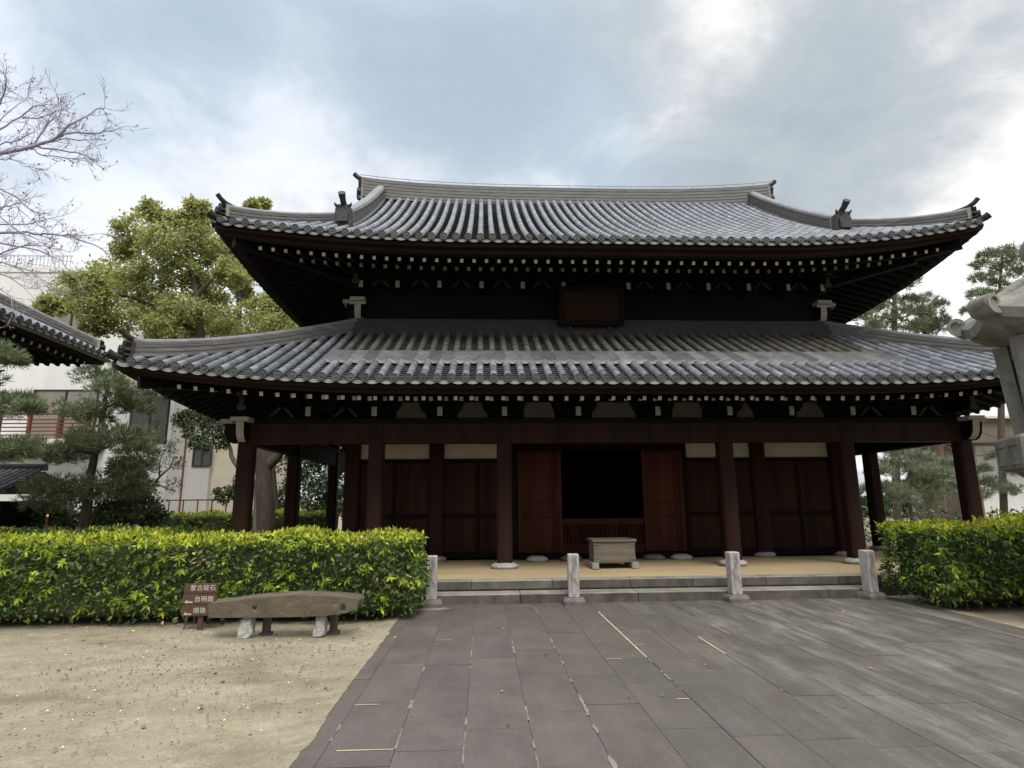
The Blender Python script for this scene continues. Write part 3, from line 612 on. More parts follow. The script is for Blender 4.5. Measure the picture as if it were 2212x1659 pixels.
def build_inner_walls():
    # front wall, bay by bay: plank wall, rails, plaster panel
    Y = MY0
    def planks(x0, x1, z0, z1, m='wallwood', y=Y, th=.04, w=.22, name='plank_wall'):
        b = MB(); n = max(1, round((x1-x0)/w)); 
        for k in range(n): a = x0+(x1-x0)*k/n; c = x0+(x1-x0)*(k+1)/n; b.box((a+.002, y-th/2-random.uniform(0, .004), z0), (c-.002, y+th/2, z1))
        return b.build(name, M[m], HALL)
    for x0, x1 in ((-5.48, -3.92), (-3.58, -2.04), (2.04, 3.58), (3.92, 5.48)):
        planks(x0, x1, .40, 2.46); b = MB(); b.box((x0, Y-.03, 2.56), (x1, Y+.03, 3.0)); b.build('plaster_panel', M['plaster'], HALL)
        for d0, d1, z0, z1 in ((.065, .05, .36, .50), (.05, .045, 1.22, 1.32), (.07, .05, 2.46, 2.56), (.07, .05, 3.0, 3.3)): b = MB(); b.box((x0, Y-d0, z0), (x1, Y+d1, z1)); b.build('wall_rail', M['wood'], HALL)
        xm = (x0+x1)/2
        for z0, z1 in ((.5, 1.22), (1.32, 2.46)): b = MB(); b.box((xm-.05, Y-.04, z0), (xm+.05, Y+.03, z1)); b.build('wall_stud', M['wood'], HALL)
    b = MB(); b.box((-1.92, Y-.10, 2.74), (1.92, Y+.06, 3.02)); b.box((-1.92, Y-.06, 3.02), (1.92, Y+.06, 3.3)); b.build('door_lintel', M['wood'], HALL)
    b = MB(); b.box((-1.92, Y-.08, .30), (1.92, Y+.08, .44)); b.build('door_sill', M['wood'], HALL)
    for x0, x1 in ((-1.90, -.90), (.98, 1.92)):
        b = MB(); n = 5; y = Y-.09
        for k in range(n): a = x0+.07+(x1-x0-.14)*k/n; c = x0+.07+(x1-x0-.14)*(k+1)/n; b.box((a+.0015, y-.022-random.uniform(0, .003), .50), (c-.0015, y+.02, 2.70))
        b.box((x0, y-.035, .46), (x0+.07, y+.03, 2.72)); b.box((x1-.07, y-.035, .46), (x1, y+.03, 2.72))
        for z in (.46, 1.20, 1.50, 2.66): b.box((x0+.07, y-.030, z), (x1-.07, y+.0, z+.06))
        b.build('door', M['door'], HALL)
    # low lattice across the open doorway
    b = MB(); x0, x1, y = -.90, .98, Y-.02
    b.box((x0, y-.05, 1.06), (x1, y+.05, 1.19)); b.box((x0, y-.04, .44), (x1, y+.04, .62))
    n = 32
    for k in range(n): a = x0+(x1-x0)*(k+.5)/n; b.box((a-.016, y-.016, .62), (a+.016, y+.016, 1.06))
    b.build('door_lattice', M['door'], HALL)
    # interior and the closed sides
    b = MB()
    for x in (-MX, MX): b.box((x-.05, Y+.18, .3), (x+.05, MY1, 3.6))
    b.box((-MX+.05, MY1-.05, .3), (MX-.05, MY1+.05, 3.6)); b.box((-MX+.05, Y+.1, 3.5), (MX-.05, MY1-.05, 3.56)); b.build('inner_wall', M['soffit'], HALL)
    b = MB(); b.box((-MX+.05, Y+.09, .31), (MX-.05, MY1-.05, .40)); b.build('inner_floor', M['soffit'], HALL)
    # upper storey walls
    b = MB(); b.box((-MX, Y-.04, 3.3), (MX, Y+.06, 7.6)); b.box((-MX, Y+.06, 3.6), (-MX+.1, MY1, 7.6)); b.box((MX-.1, Y+.06, 3.6), (MX, MY1, 7.6)); b.box((-MX+.1, MY1-.1, 3.6), (MX-.1, MY1, 7.6))
    b.build('upper_wall', M['wood'], HALL)
build_inner_walls()

# ---- brackets between the beam and the eaves
def bracket(x, y, z, s=1.0, side=None, white=True):
    """boat-shaped block, cross arm and a projecting white-ended nose; front faces -y"""
    b = MB()
    b.prism([(-.11*s, 0), (.11*s, 0), (.15*s, .07*s), (.15*s, .13*s), (-.15*s, .13*s), (-.15*s, .07*s)], -.13*s, .13*s, 0)
    b.prism([(-.42*s, .22*s), (-.36*s, .15*s), (-.15*s, .13*s), (.15*s, .13*s), (.36*s, .15*s), (.42*s, .22*s), (.42*s, .25*s), (-.42*s, .25*s)], -.055*s, .055*s, 0)
    for q in (-.36, 0, .36): b.prism([(q*s-.06*s, .25*s), (q*s+.06*s, .25*s), (q*s+.085*s, .30*s), (q*s+.085*s, .34*s), (q*s-.085*s, .34*s), (q*s-.085*s, .30*s)], -.085*s, .085*s, 0)
    for q in (-.42, .42): b.prism([(q*s-.005, .215*s), (q*s+.005, .215*s), (q*s+.005, .252*s), (q*s-.005, .252*s)], -.057*s, .057*s, 2)
    b.prism([(-.05*s, .02*s), (.05*s, .02*s), (.05*s, .20*s), (-.05*s, .20*s)], -.44*s, -.13*s, 0, None, 1 if white else 0)
    return b.build('bracket', [M['wood'], M['white'], M['dimpaint']], HALL, (x, y, z))
LBX = [-6.09, -4.815, -3.54, -2.268, -.80, .80, 2.268, 3.54, 4.815, 6.09]
for x in LBX: bracket(x, 0, 3.225, 1.0)
for y in (1.5, 3.05, 5.0, 7.0, 8.6):
    for sx in (-1, 1):
        o = bracket(sx*7.36, y, 3.225, 1.0); o.rotation_euler[2] = -sx*math.pi/2*-1 if sx > 0 else -math.pi/2
UBX = [-4.70, -3.72, -2.73, -1.75, -.78, .78, 1.75, 2.73, 3.72, 4.70, -5.55, 5.55]
for x in UBX: bracket(x, MY0-.08, 6.52, .95)
for y in (3.1, 4.4, 5.7, 7.0):
    for sx in (-1, 1):
        o = bracket(sx*(MX+.05), y, 6.52, .95); o.rotation_euler[2] = math.pi/2 if sx > 0 else -math.pi/2
def frieze():
    def panel(x0, x1, c0, c1, z0, z1, y):
        b = MB(); poly = [(x0, z0), (x1, z0), (x1-.02*c1, z0+.13), (x1-c1*.10, z1-.07), (x1-c1*.13, z1), (x0+c0*.13, z1), (x0+c0*.10, z1-.07), (x0+.02*c0, z0+.13)]
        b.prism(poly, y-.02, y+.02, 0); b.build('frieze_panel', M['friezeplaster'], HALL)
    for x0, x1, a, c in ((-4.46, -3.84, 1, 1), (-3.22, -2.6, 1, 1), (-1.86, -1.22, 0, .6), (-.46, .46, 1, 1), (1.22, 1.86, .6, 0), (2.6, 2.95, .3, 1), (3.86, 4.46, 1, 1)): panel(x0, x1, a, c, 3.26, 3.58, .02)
    # weathered inverted-V struts between the upper brackets, and in the outer porch bays
    def strut(x, y, z, s):
        b = MB()
        for q in (-1, 1):
            b.prism([(q*.03*s, .20*s), (q*.13*s, .10*s), (q*.22*s, 0), (q*.30*s, 0), (q*.17*s, .15*s), (q*.05*s, .26*s)][::q], -.03, .03, 0)
        b.build('strut', [M['dimpaint']], HALL, (x, y, z))
    for x in (-5.15, -4.21, -3.22, -2.24, -1.26, 1.26, 2.24, 3.22, 4.21, 5.15): strut(x, MY0-.16, 6.68, .75)
    for x in (-6.72, -5.45, 5.45, 6.72): strut(x, -.02, 3.28, .85)
    b = MB(); b.box((-7.2, -.05, 3.58), (7.2, .05, 3.95)); b.build('purlin', M['wood'], HALL)
    b = MB(); b.box((-7.5, -.10, 3.50), (7.5, .02, 3.585)) if False else b.box((-7.36, .06, 3.226), (7.36, .10, 3.58)); b.build('frieze_backing', M['soffit'], HALL)
    b = MB(); b.box((-MX-.3, MY0-.62, 6.86), (MX+.3, MY0-.50, 6.98)); b.build('purlin', M['wood'], HALL)
    # weathered pale ends of stacked corner arms
    for sx in (-1, 1):
        for (X, Y, Z, s) in ((sx*7.36, -.46, 3.36, 1.0), (sx*(MX+.02), MY0-.55, 6.62, 1.0)):
            b = MB()
            b.prism([(-.06*s, .0), (.06*s, .0), (.09*s, .04), (.09*s, .09), (.05*s, .10), (.05*s, .26), (-.05*s, .26), (-.05*s, .10), (-.09*s, .09), (-.09*s, .04)], 0, .5, 0, lambda v, X=X, Y=Y, Z=Z: (X+v[0], Y+v[1], Z+v[2]), 1)
            b.prism([(-.09*s, .27), (.09*s, .27), (.07*s, .33), (-.07*s, .33)], 0, .5, 0, lambda v, X=X, Y=Y, Z=Z: (X+v[0], Y-.1+v[1], Z+v[2]), 1)
            b.build('corner_bracket', [M['wood'], M['dimpaint']], HALL)
        X = sx*MX      # upper corner beam ends
        b = MB()
        for fr in ((lambda v: (X+v[0], MY0-v[1], v[2])), (lambda v: (X+sx*v[1], MY0+v[0], v[2]))):
            b.prism([(-.17, 6.26), (.17, 6.26), (.17, 6.35), (-.17, 6.35)], .38, .10, 1, fr, 1)
            pl = [(.08, 5.80), (.16, 5.84), (.24, 5.93), (.28, 6.05), (.30, 6.25)]
            for (d0, z0), (d1, z1) in zip(pl[:-1], pl[1:]): b.add([fr((-.075, d0, z0)), fr((.075, d0, z0)), fr((.075, d1, z1)), fr((-.075, d1, z1))], [(0, 1, 2, 3)], 1)
            for q in (-.074, .074): b.add([fr((q, 0, 5.8))]+[fr((q, d, z)) for d, z in pl]+[fr((q, 0, 6.25))], [tuple(range(7))], 0)
            b.prism([(-.18, 6.19), (.18, 6.19), (.18, 6.255), (-.18, 6.255)], .31, .30, 1, fr)
        b.build('beam_end', [M['wood'], M['palewood']], HALL)
frieze()

# ---- lower roof
def hiplim(rf, side, cut): return lambda u: min(cut, rf.half(side)-abs(u))
def build_lower_roof():
    T = 3.32
    b = MB(); mf = lambda u, t: 4 if (abs(u) < 5.75 and t > 1.5) else 0
    roof_tiles(b, LOW, 'f', .25, hiplim(LOW, 'f', T), mf)
    roof_tiles(b, LOW, 'l', .25, hiplim(LOW, 'l', T)); roof_tiles(b, LOW, 'r', .25, hiplim(LOW, 'r', T))
    for side in 'flrb':
        H = LOW.half(side); P = [[LOW.p(side, q*(H-t), t, -.055) for t in np.linspace(0.02, T+.15, 12)] for q in np.linspace(-1, 1, 50)]; b.grid(P, 2)
    ro = b.build('lower_roof', [M['tile'], M['tiledisc'], M['tilepan'], M['tilelip'], M['tileold']], HALL)
    # row of draped metal plates
    b = MB(); n = 46; p0 = -n/2*.25
    for k in range(n):
        u0 = p0+k*.25; P = []
        for i, x in enumerate((0, .16, .33, .5, .67, .84, 1)):
            sag = -.042*(1-(2*x-1)**2)
            row = [LOW.p('f', u0+.25*x, t, dz+sag*f) for t, dz, f in ((.88, .085, 1), (.90, .135, 1), (1.16, .135, .8), (1.40, .122, .35), (1.60, .105, 0))]
            P.append(row)
        b.grid(P, 0, False)
    b.build('metal_flashing', M['plate'], ro)
    # ridges: along the wall and down the hips
    b = MB(); zt = LOW.zp(T)
    b2 = [(-MX-.25, MY0-.17, zt-.06), (MX+.25, MY0-.17, zt-.06)]
    for l, (y, z0, z1) in enumerate(((1.42, zt-.10, zt+.05), (1.47, zt+.052, zt+.13), (1.50, zt+.132, zt+.26))): b.box((-MX-.3+.02*l, y, z0), (MX+.3-.02*l, MY0-.045, z1))
    b.box((-MX-.2, 1.55, zt+.262), (MX+.2, MY0-.045, zt+.36))
    b.build('wall_ridge', M['ridgedark'], ro)
    for sx in (-1, 1):
        b = MB(); pts = []
        for t in np.linspace(.20, 3.5, 22):
            p = LOW.p('f', sx*(LOW.hx-t), t); p[0] = abs(p[0]); lift = .03*max(0, 1-(t-.20)/1.2)**2; pts.append((sx*p[0], p[1], p[2]+.02+lift))
        ridge_band(b, pts, .26, .27, 6, 0, True, 3)
        d = np.array([sx, -1, 0])/math.sqrt(2); end_tile(b, np.array(pts[0])+d*.02, d, .23, .26, .62)
        p = LOW.p('f', sx*(LOW.hx-.05), .05); p[0] = abs(p[0]); q = np.array([sx*p[0], p[1], p[2]+.06]); b.tube([q-d*.35, q, q+d*.07+np.array([0, 0, .02]), q+d*.14+np.array([0, 0, .06])], [.075, .075, .075, .08], 10, 1)
        b.build('hip_ridge', [M['ridge'], M['ridgedark'], M['dimpaint'], M['tileupper']], ro)
    b = MB(); eave_board(b, LOW, 'flr', .06, .20, 3.56, 3.66); eave_board(b, LOW, 'flr', .20, .36, 3.50, 3.60); b.build('eave_board', M['eave'], ro)
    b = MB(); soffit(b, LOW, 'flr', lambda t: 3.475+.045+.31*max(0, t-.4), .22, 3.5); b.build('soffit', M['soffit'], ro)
    for sx in (-1, 1):
        b = MB(); a = LOW.p('f', sx*(LOW.hx-.32), .32); a[0] = abs(a[0]); e = LOW.p('f', LOW.hx-3.4, 3.4)
        b.beam((sx*a[0], a[1], a[2]-.40), (sx*e[0], e[1], 4.15), .16, .22, 0, (0, 0, 1), 1); b.build('hip_rafter', [M['wood'], M['dimpaint']], ro)
build_lower_roof()

# ---- upper roof
XG, XV = 5.85, 6.30
def build_upper_roof():
    R = 5.7
    b = MB()
    tm = lambda u: R-.05 if abs(u) < XV else UPR.hx-abs(u)
    roof_tiles(b, UPR, 'f', .25, tm)
    roof_tiles(b, UPR, 'l', .25, lambda u: min(2.5, UPR.hy-abs(u))); roof_tiles(b, UPR, 'r', .25, lambda u: min(2.5, UPR.hy-abs(u)))
    for side in 'fb':
        P = [[UPR.p(side, q*XV, t, -.055) for t in np.linspace(0.02, R, 16)] for q in np.linspace(-1, 1, 40)]; b.grid(P, 2)
        for sg in (-1, 1):
            P = [[UPR.p(side, sg*(XV+(UPR.hx-t-XV)*q), t, -.055) for t in np.linspace(.02, UPR.hx-XV, 8)] for q in np.linspace(0, 1, 10)]; b.grid(P, 2)
    for side in 'lr':
        H = UPR.hy; P = [[UPR.p(side, q*(H-t), t, -.055) for t in np.linspace(.02, 2.6, 10)] for q in np.linspace(-1, 1, 40)]; b.grid(P, 2)
    ro = b.build('upper_roof', [M['tileupper'], M['tiledisc'], M['tilepan'], M['tileupper']], HALL)
    for sx in (-1, 1):       # gable walls with bargeboards
        b = MB(); ys = np.linspace(1.9, 8.3, 25); x = sx*(XG+.1)
        vs = [(x, y, 7.9) for y in ys]+[(x, y, UPR.zp(min(y+.6, 10.8-y))-.12) for y in ys]; k = len(ys)
        b.add(vs, [(i, i+1, k+i+1, k+i) for i in range(k-1)], 0)
        P = [[(sx*(XV-.02), y, UPR.zp(min(y+.6, 10.8-y))+dz) for dz in (-.30, -.06)] for y in ys]; b.grid(P, 1, False)
        P = [[(sx*(XV-.08), y, UPR.zp(min(y+.6, 10.8-y))+dz) for dz in (-.30, -.06)] for y in ys]; b.grid(P, 1, False)
        b.build('gable', [M['wood'], M['eave']], ro)
        b = MB()             # round ends of the verge tiles
        for y in np.arange(1.5, 5.0, .22):
            z = UPR.zp(y+.6)+.02; b.tube([(sx*(XV-.35), y, z+.03), (sx*(XV+.10), y, z)], .062, 10, 0)
        b.build('verge_tiles', M['tileupper'], ro)
    # main ridge
    zb = lambda x: 10.58+.24*(abs(x)/6.35)**3.2
    b = MB(); xs = np.linspace(-6.42, 6.42, 49); ridge_band(b, [(x, 5.1, zb(x)) for x in xs], .40, .63, 12, 0, True, 3, .13)
    b.box((-6.2, 4.86, 10.48), (6.2, 5.34, 10.578), 1)
    for sx in (-1, 1): end_tile(b, (sx*6.42, 5.1, zb(6.42)-.1), (sx, 0, 0), .34, .66, .85)
    b.build('main_ridge', [M['ridgepale'], M['ridgedark'], M['palewood'], M['tileupper']], ro)
    b = MB(); b.tube([(x, 5.1, zb(x)+.81) for x in np.linspace(-6.55, 6.55, 41)], .008, 5)
    for x in np.arange(-6, 6.1, 1.0): b.tube([(x, 5.1, zb(x)+.69), (x, 5.1, zb(x)+.81)], .006, 5)
    b.build('lightning_wire', M['metalrail'], ro)
    for sx in (-1, 1):
        b = MB(); pts = [(sx*XG, UPR.cy-UPR.hy+t, UPR.zp(t)+.03) for t in np.linspace(1.45 if sx > 0 else 1.32, 5.5, 26)]
        ridge_band(b, pts, .32, .43, 9, 0, True, 3, .125)
        b2 = np.array(pts[0]); d = np.array([0, -1.0, 0])
        b.prism([(-.20, -.05), (.20, -.05), (.17, .44), (.12, .50), (-.12, .50), (-.17, .44)], .0, .22, 4, lambda v: (b2[0]+v[0], b2[1]-v[1], b2[2]+v[2]))
        b.prism([(-.12, .06), (.12, .06), (.14, .3), (0, .4), (-.14, .3)], .22, .29, 4, lambda v: (b2[0]+v[0], b2[1]-v[1], b2[2]+v[2]))
        for q in (-1, 1): b.tube([(b2[0]+q*.13, b2[1]-.2, b2[2]+.46), (b2[0]+q*.17, b2[1]-.24, b2[2]+.48), (b2[0]+q*.19, b2[1]-.26, b2[2]+.52)], [.035, .03, .012], 7, 4)
        b.tube([(b2[0], b2[1]+.1, b2[2]+.44), (b2[0], b2[1]-.10, b2[2]+.50), (b2[0], b2[1]-.28, b2[2]+.58), (b2[0], b2[1]-.42, b2[2]+.68)], [.075, .07, .068, .085], 10, 4)
        b.prism([(-.18, 0), (.18, 0), (.17, .47), (-.17, .47)], -.02, .03, 2, lambda v: (b2[0]+v[0], b2[1]+.03-v[1], b2[2]+v[2]))
        b.build('descending_ridge', [M['ridge'], M['ridgedark'], M['palewood'], M['tileupper'], M['oni']], ro)
        b = MB(); pts = []
        for t in np.linspace(.18, UPR.hx-XG-.05, 20):
            p = UPR.p('f', sx*(UPR.hx-t), t); p[0] = abs(p[0]); lift = .06*max(0, 1-(t-.18)/1.3)**2; pts.append((sx*p[0], p[1], p[2]+.02+lift))
        ridge_band(b, pts, .25, .22, 6, 0, True, 3)
        d = np.array([sx, -1, 0])/math.sqrt(2); end_tile(b, np.array(pts[0])+d*.02, d, .23, .25, .62)
        p = UPR.p('f', sx*(UPR.hx-.05), .05); p[0] = abs(p[0]); q = np.array([sx*p[0], p[1], p[2]+.07]); b.tube([q-d*.35, q, q+d*.07+np.array([0, 0, .02]), q+d*.14+np.array([0, 0, .06])], [.075, .075, .075, .08], 10, 1)
        b.build('hip_ridge', [M['ridge'], M['ridgedark'], M['palewood'], M['tileupper']], ro)
    b = MB(); eave_board(b, UPR, 'flr', .06, .20, 6.75, 6.86); eave_board(b, UPR, 'flr', .20, .38, 6.66, 6.78); b.build('eave_board', M['eave'], ro)
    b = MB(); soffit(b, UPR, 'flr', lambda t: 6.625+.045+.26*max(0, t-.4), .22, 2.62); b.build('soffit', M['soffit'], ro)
    for sx in (-1, 1):
        b = MB(); a = UPR.p('f', sx*(UPR.hx-.34), .34); a[0] = abs(a[0]); e = UPR.p('f', UPR.hx-2.6, 2.6)
        b.beam((sx*a[0], a[1], a[2]-.42), (sx*e[0], e[1], 7.0), .17, .24, 0, (0, 0, 1), 1)
        a = UPR.p('f', UPR.hx-.95, .95); b.beam((sx*a[0], a[1], 6.98), (sx*e[0], e[1], 6.85), .17, .22, 0, (0, 0, 1), 1); b.build('hip_rafter', [M['wood'], M['dimpaint']], ro)
build_upper_roof()

# ---- rafters with white-painted ends
def rafter_mesh(ln, slope, s):
    b = MB(); b.beam((0, 0, 0), (0, ln, ln*slope), s, s*1.12, 0, (0, 0, 1), 1); return b
def flying_rafters():
    def row(rf, spacing, zend, ln, slope, s, keep):
        proto = None; rest = MB(); n = int((rf.hx-.75)/spacing)
        for k in range(-n, n+1):
            u = k*spacing; d = rf.hx-abs(u); L_ = min(ln, max(.25, d-.40)); p = rf.flat('f', u, .40, zend)
            if abs(k) <= keep:
                if L_ < ln or proto is None:
                    o = rafter_mesh(L_, slope, s).build('rafter', [M['wood'], M['white']], HALL); proto = proto or (o if L_ == ln else None)
                else:
                    o = proto.copy(); COL.objects.link(o); o.parent = HALL
                o.location = p
            else: rest.beam(p, p+np.array([0, L_, L_*slope]), s, s*1.12, 0, (0, 0, 1), 1)
        return rest
    a = row(LOW, .29, 3.435, 2.8, .31, .066, 29)
    rest = row(UPR, .262, 6.585, 2.3, .26, .066, 20)
    # base rafters under them, and those of the side eaves
    def more(rf, side, spacing, t, z, ln, slope, s, endmi, off):
        n = int((rf.half(side)-t-.35)/spacing)
        for k in range(-n-1, n+1):
            u = (k+off)*spacing; d = rf.half(side)-abs(u)
            if d < t+.3: continue
            L_ = min(ln, max(.2, d-t)); p = rf.flat(side, u, t, z); x, y = rf.xy(side, u, t+L_); q = np.array([x, y, p[2]+L_*slope]); rest.beam(p, q, s, s*1.12, 0, (0, 0, 1), endmi)
    more(LOW, 'f', .29, .98, 3.525, 2.3, .33, .072, 1, .28); more(UPR, 'f', .262, 1.02, 6.655, 1.5, .27, .074, 2, .5)
    for sd in 'lr':
        more(LOW, sd, .29, .40, 3.435, 2.8, .31, .072, 1, 0); more(UPR, sd, .262, .40, 6.585, 2.3, .26, .074, 1, 0)
        more(LOW, sd, .29, .98, 3.525, 2.3, .33, .072, 1, .28); more(UPR, sd, .262, 1.02, 6.655, 1.5, .27, .074, 2, .5)
    o = rest.build('rafters', [M['wood'], M['white'], M['basepaint']], HALL); o['kind'] = 'stuff'
    b = MB(); eave_board(b, LOW, 'flr', .99, 1.05, 3.57, 3.66); eave_board(b, UPR, 'flr', 1.03, 1.09, 6.70, 6.80); b.build('rafter_plate', M['wood'], HALL)
flying_rafters()

# ---------------------------------------------------------------- things at the hall
def build_plaque():
    t = thing('name_plaque', 'dark framed wooden plaque hung under the upper eaves', 'plaque', None, (-.14, 1.28, 6.1)); rx = math.radians(12)
    t.rotation_euler = (rx, 0, 0)
    b = MB(); b.box((-.66, -.02, -.36), (.66, .03, .36)); b.build('board', mat('plaque_board', (.014, .007, .004), (.024, .013, .007), 3, .8, (.5, 1, 2), spec=.08), t)
    b = MB(); w = .10
    for lo, hi in (((-.78, -.07, .34), (.78, .05, .46)), ((-.78, -.07, -.46), (.78, .05, -.34)), ((-.78, -.07, -.34), (-.66, .05, .34)), ((.66, -.07, -.34), (.78, .05, .34))): b.bevbox(lo, hi, .012)
    b.build('frame', M['wood'], t)
    for x in (-.5, .42):
        b = MB(); b.lathe((0, 0, 0), [(.02, -.05), (.03, -.03), (.028, 0), (.018, .02)], 10); b.build('bracket_pin', M['dimpaint'], t, (x, -.05, -.50))
build_plaque()
def build_box():
    t = thing('offering_box', 'grey weathered wooden offering box on two pale feet', 'offering box', None, (-.16, -.02, .305))
    for x in (-.385, .385):
        b = MB(); b.bevbox((-.065, -.34, 0), (.065, .34, .115), .008); b.build('foot', M['palewood'], t, (x, 0, 0))
    b = MB(); b.box((-.40, -.27, .117), (.40, .27, .50)); b.box((-.34, -.275, .14), (.34, -.27, .48)); b.build('body', M['boxwood'], t)
    b = MB()
    for x0, x1, y0, y1 in ((-.43, .43, -.31, -.27), (-.43, .43, .27, .31), (-.43, -.39, -.27, .27), (.39, .43, -.27, .27)): b.box((x0, y0, .502), (x1, y1, .545))
    n = 9
    for k in range(n): y = -.24+.48*k/(n-1); b.beam((-.39, y, .515), (.39, y, .515), .03, .022)
    b.build('slatted_top', M['boxwood'], t)
    b = MB()
    for sx in (-1, 1):
        for z0, z1, w in ((.12, .165, .13), (.175, .22, .12), (.44, .485, .14)):
            x0, x1 = sorted((sx*.405, sx*(.405-w))); b.box((x0, -.283, z0), (x1, -.276, z1)); xx = sorted((sx*.401, sx*.408)); b.box((xx[0], -.28, z0), (xx[1], .2, z1))
    b.build('corner_fitting', M['boxmetal'], t)
build_box()
def build_posts():
    labs = ['white-topped square stone post beside the end of the long hedge', 'bright pale stone post before the offering box',
            'pale square stone post between the offering box and the post by the short hedge', 'dark stained stone post close to the short hedge and lantern']
    for i, x in enumerate((-3.483, -1.283, 1.283, 3.483)):
        t = thing('stone_post', labs[i], 'post', 'square stone posts along the foot of the steps', (x, -2.40, .010))
        t.rotation_euler[2] = (0.04, -.03, .10, .28)[i]
        b = MB(); w = .085; hh = .75; b.bevbox((-w, -w, .10), (w, w, hh), .012); b.build('shaft', M['postgran'], t).rotation_euler = ((.0, 0, .0), (0, .01, 0), (0, -.005, 0), (.01, -.012, 0))[i]
        b = MB(); vs = []
        for z, s in ((-.03, .17), (.055, .172), (.095, .15), (.105, .12)):
            c = s*.28; vs += [(-s+c, -s, z), (s-c, -s, z), (s, -s+c, z), (s, s-c, z), (s-c, s, z), (-s+c, s, z), (-s, s-c, z), (-s, -s+c, z)]
        b.add(vs, [(k*8+j, k*8+(j+1) % 8, k*8+8+(j+1) % 8, k*8+8+j) for k in range(3) for j in range(8)]+[tuple(range(24, 32))], 0, False); b.build('plinth', M['postbase'], t)
build_posts()

def rough_stone(name, w, d, h, seed, parent=None, loc=None):
    r = random.Random(seed); b = MB(); n = 14; vs = []; lv = 7
    ph = [r.uniform(0, 6) for _ in range(4)]
    for i in range(lv):
        z = h*i/(lv-1); s = (1.0, 1.04, 1.02, .97, .93, .88, .62)[i]
        for j in range(n):
            a = 2*math.pi*j/n; c, q = math.cos(a), math.sin(a); e = .55; cx = math.copysign(abs(c)**e, c); cy = math.copysign(abs(q)**e, q)
            k = s*(1+.07*math.sin(3*a+ph[0]+i)+.05*math.sin(5*a+ph[1]-i*1.3)+r.uniform(-.03, .03)); vs.append((cx*w/2*k+.1*w*(z/h-.5), cy*d/2*k, z+(r.uniform(-.01, .01) if 0 < i else 0)))
    b.add(vs, [(i*n+j, i*n+(j+1) % n, i*n+n+(j+1) % n, i*n+n+j) for i in range(lv-1) for j in range(n)]+[tuple((lv-1)*n+j for j in range(n))], 0, False)
    return b.build(name, M['boulder'], parent, loc)
def build_anchor():
    top = [(-5.97, .405), (-5.75, .425), (-5.5, .452), (-5.2, .475), (-4.95, .485), (-4.65, .475), (-4.4, .455), (-4.225, .435)]
    bot = [(-4.19, .41), (-4.21, .315), (-4.34, .27), (-4.6, .240), (-5.0, .236), (-5.4, .236), (-5.95, .245)]
    b = MB(); poly = bot[::-1]+top[::-1]; b.prism(poly, -4.42, -4.14, 0); 
    o = b.build('anchor_stone', M['anchor']); tag(o, 'long low arched stone beam with two small holes, in front of the hedge', 'stone beam')
    bm = o.modifiers.new('edge', 'BEVEL'); bm.width = .016; bm.segments = 2; bm.limit_method = 'ANGLE'
    b = MB(); b.lathe((0, 0, 0), [(.026, 0), (.026, .004)], 14); h = b.build('round_hole', M['framedark'], o, (-5.42, -4.42, .36)); h.rotation_euler[0] = math.pi/2
    b = MB(); b.box((-.027, -.004, -.03), (.027, .0, .03)); b.build('square_hole', M['framedark'], o, (-4.375, -4.4205, .345))
    for x, y, w, h_, s, lb in ((-5.535, -4.30, .165, .238, 4, 'grey rough stone under the beam near the sign'), (-4.665, -4.28, .14, .238, 9, 'grey rough stone under the beam near the square hole')):
        o = rough_stone('support_stone', w, .17, h_, s, None, (x, y, -.002)); tag(o, lb, 'stone', 'stones carrying the arched stone beam')
    for x, lb in ((-5.365, 'short dark concrete post behind the stone near the sign'), (-4.545, 'short dark concrete post behind the stone near the square hole')):
        b = MB(); b.bevbox((-.04, -.05, 0), (.04, .05, .235), .008); b.box((-.065, -.075, -.03), (.065, .075, .015)); o = b.build('support_post', M['concrete'], None, (x, -4.12, 0)); tag(o, lb, 'post', 'concrete posts carrying the arched stone beam')
build_anchor()
def text_mesh(parent, name, txt, x, z, y, size, sx=1.0):
    cu = bpy.data.curves.new(name, 'FONT'); cu.body = txt; cu.size = size; cu.align_x = 'LEFT'; cu.extrude = .0008; cu.offset = size*.002; cu.space_character = 1.12; cu.resolution_u = 3
    o = bpy.data.objects.new(name, cu); COL.objects.link(o)
    dg = bpy.context.evaluated_depsgraph_get(); me = bpy.data.meshes.new_from_object(o.evaluated_get(dg)); bpy.data.objects.remove(o)
    me.materials.clear(); me.materials.append(M['signpaint']); q = bpy.data.objects.new(name, me); COL.objects.link(q); q.parent = parent
    q.location = (x, y, z); q.rotation_euler = (math.pi/2, 0, 0); q.scale = (sx, 1, 1); return q
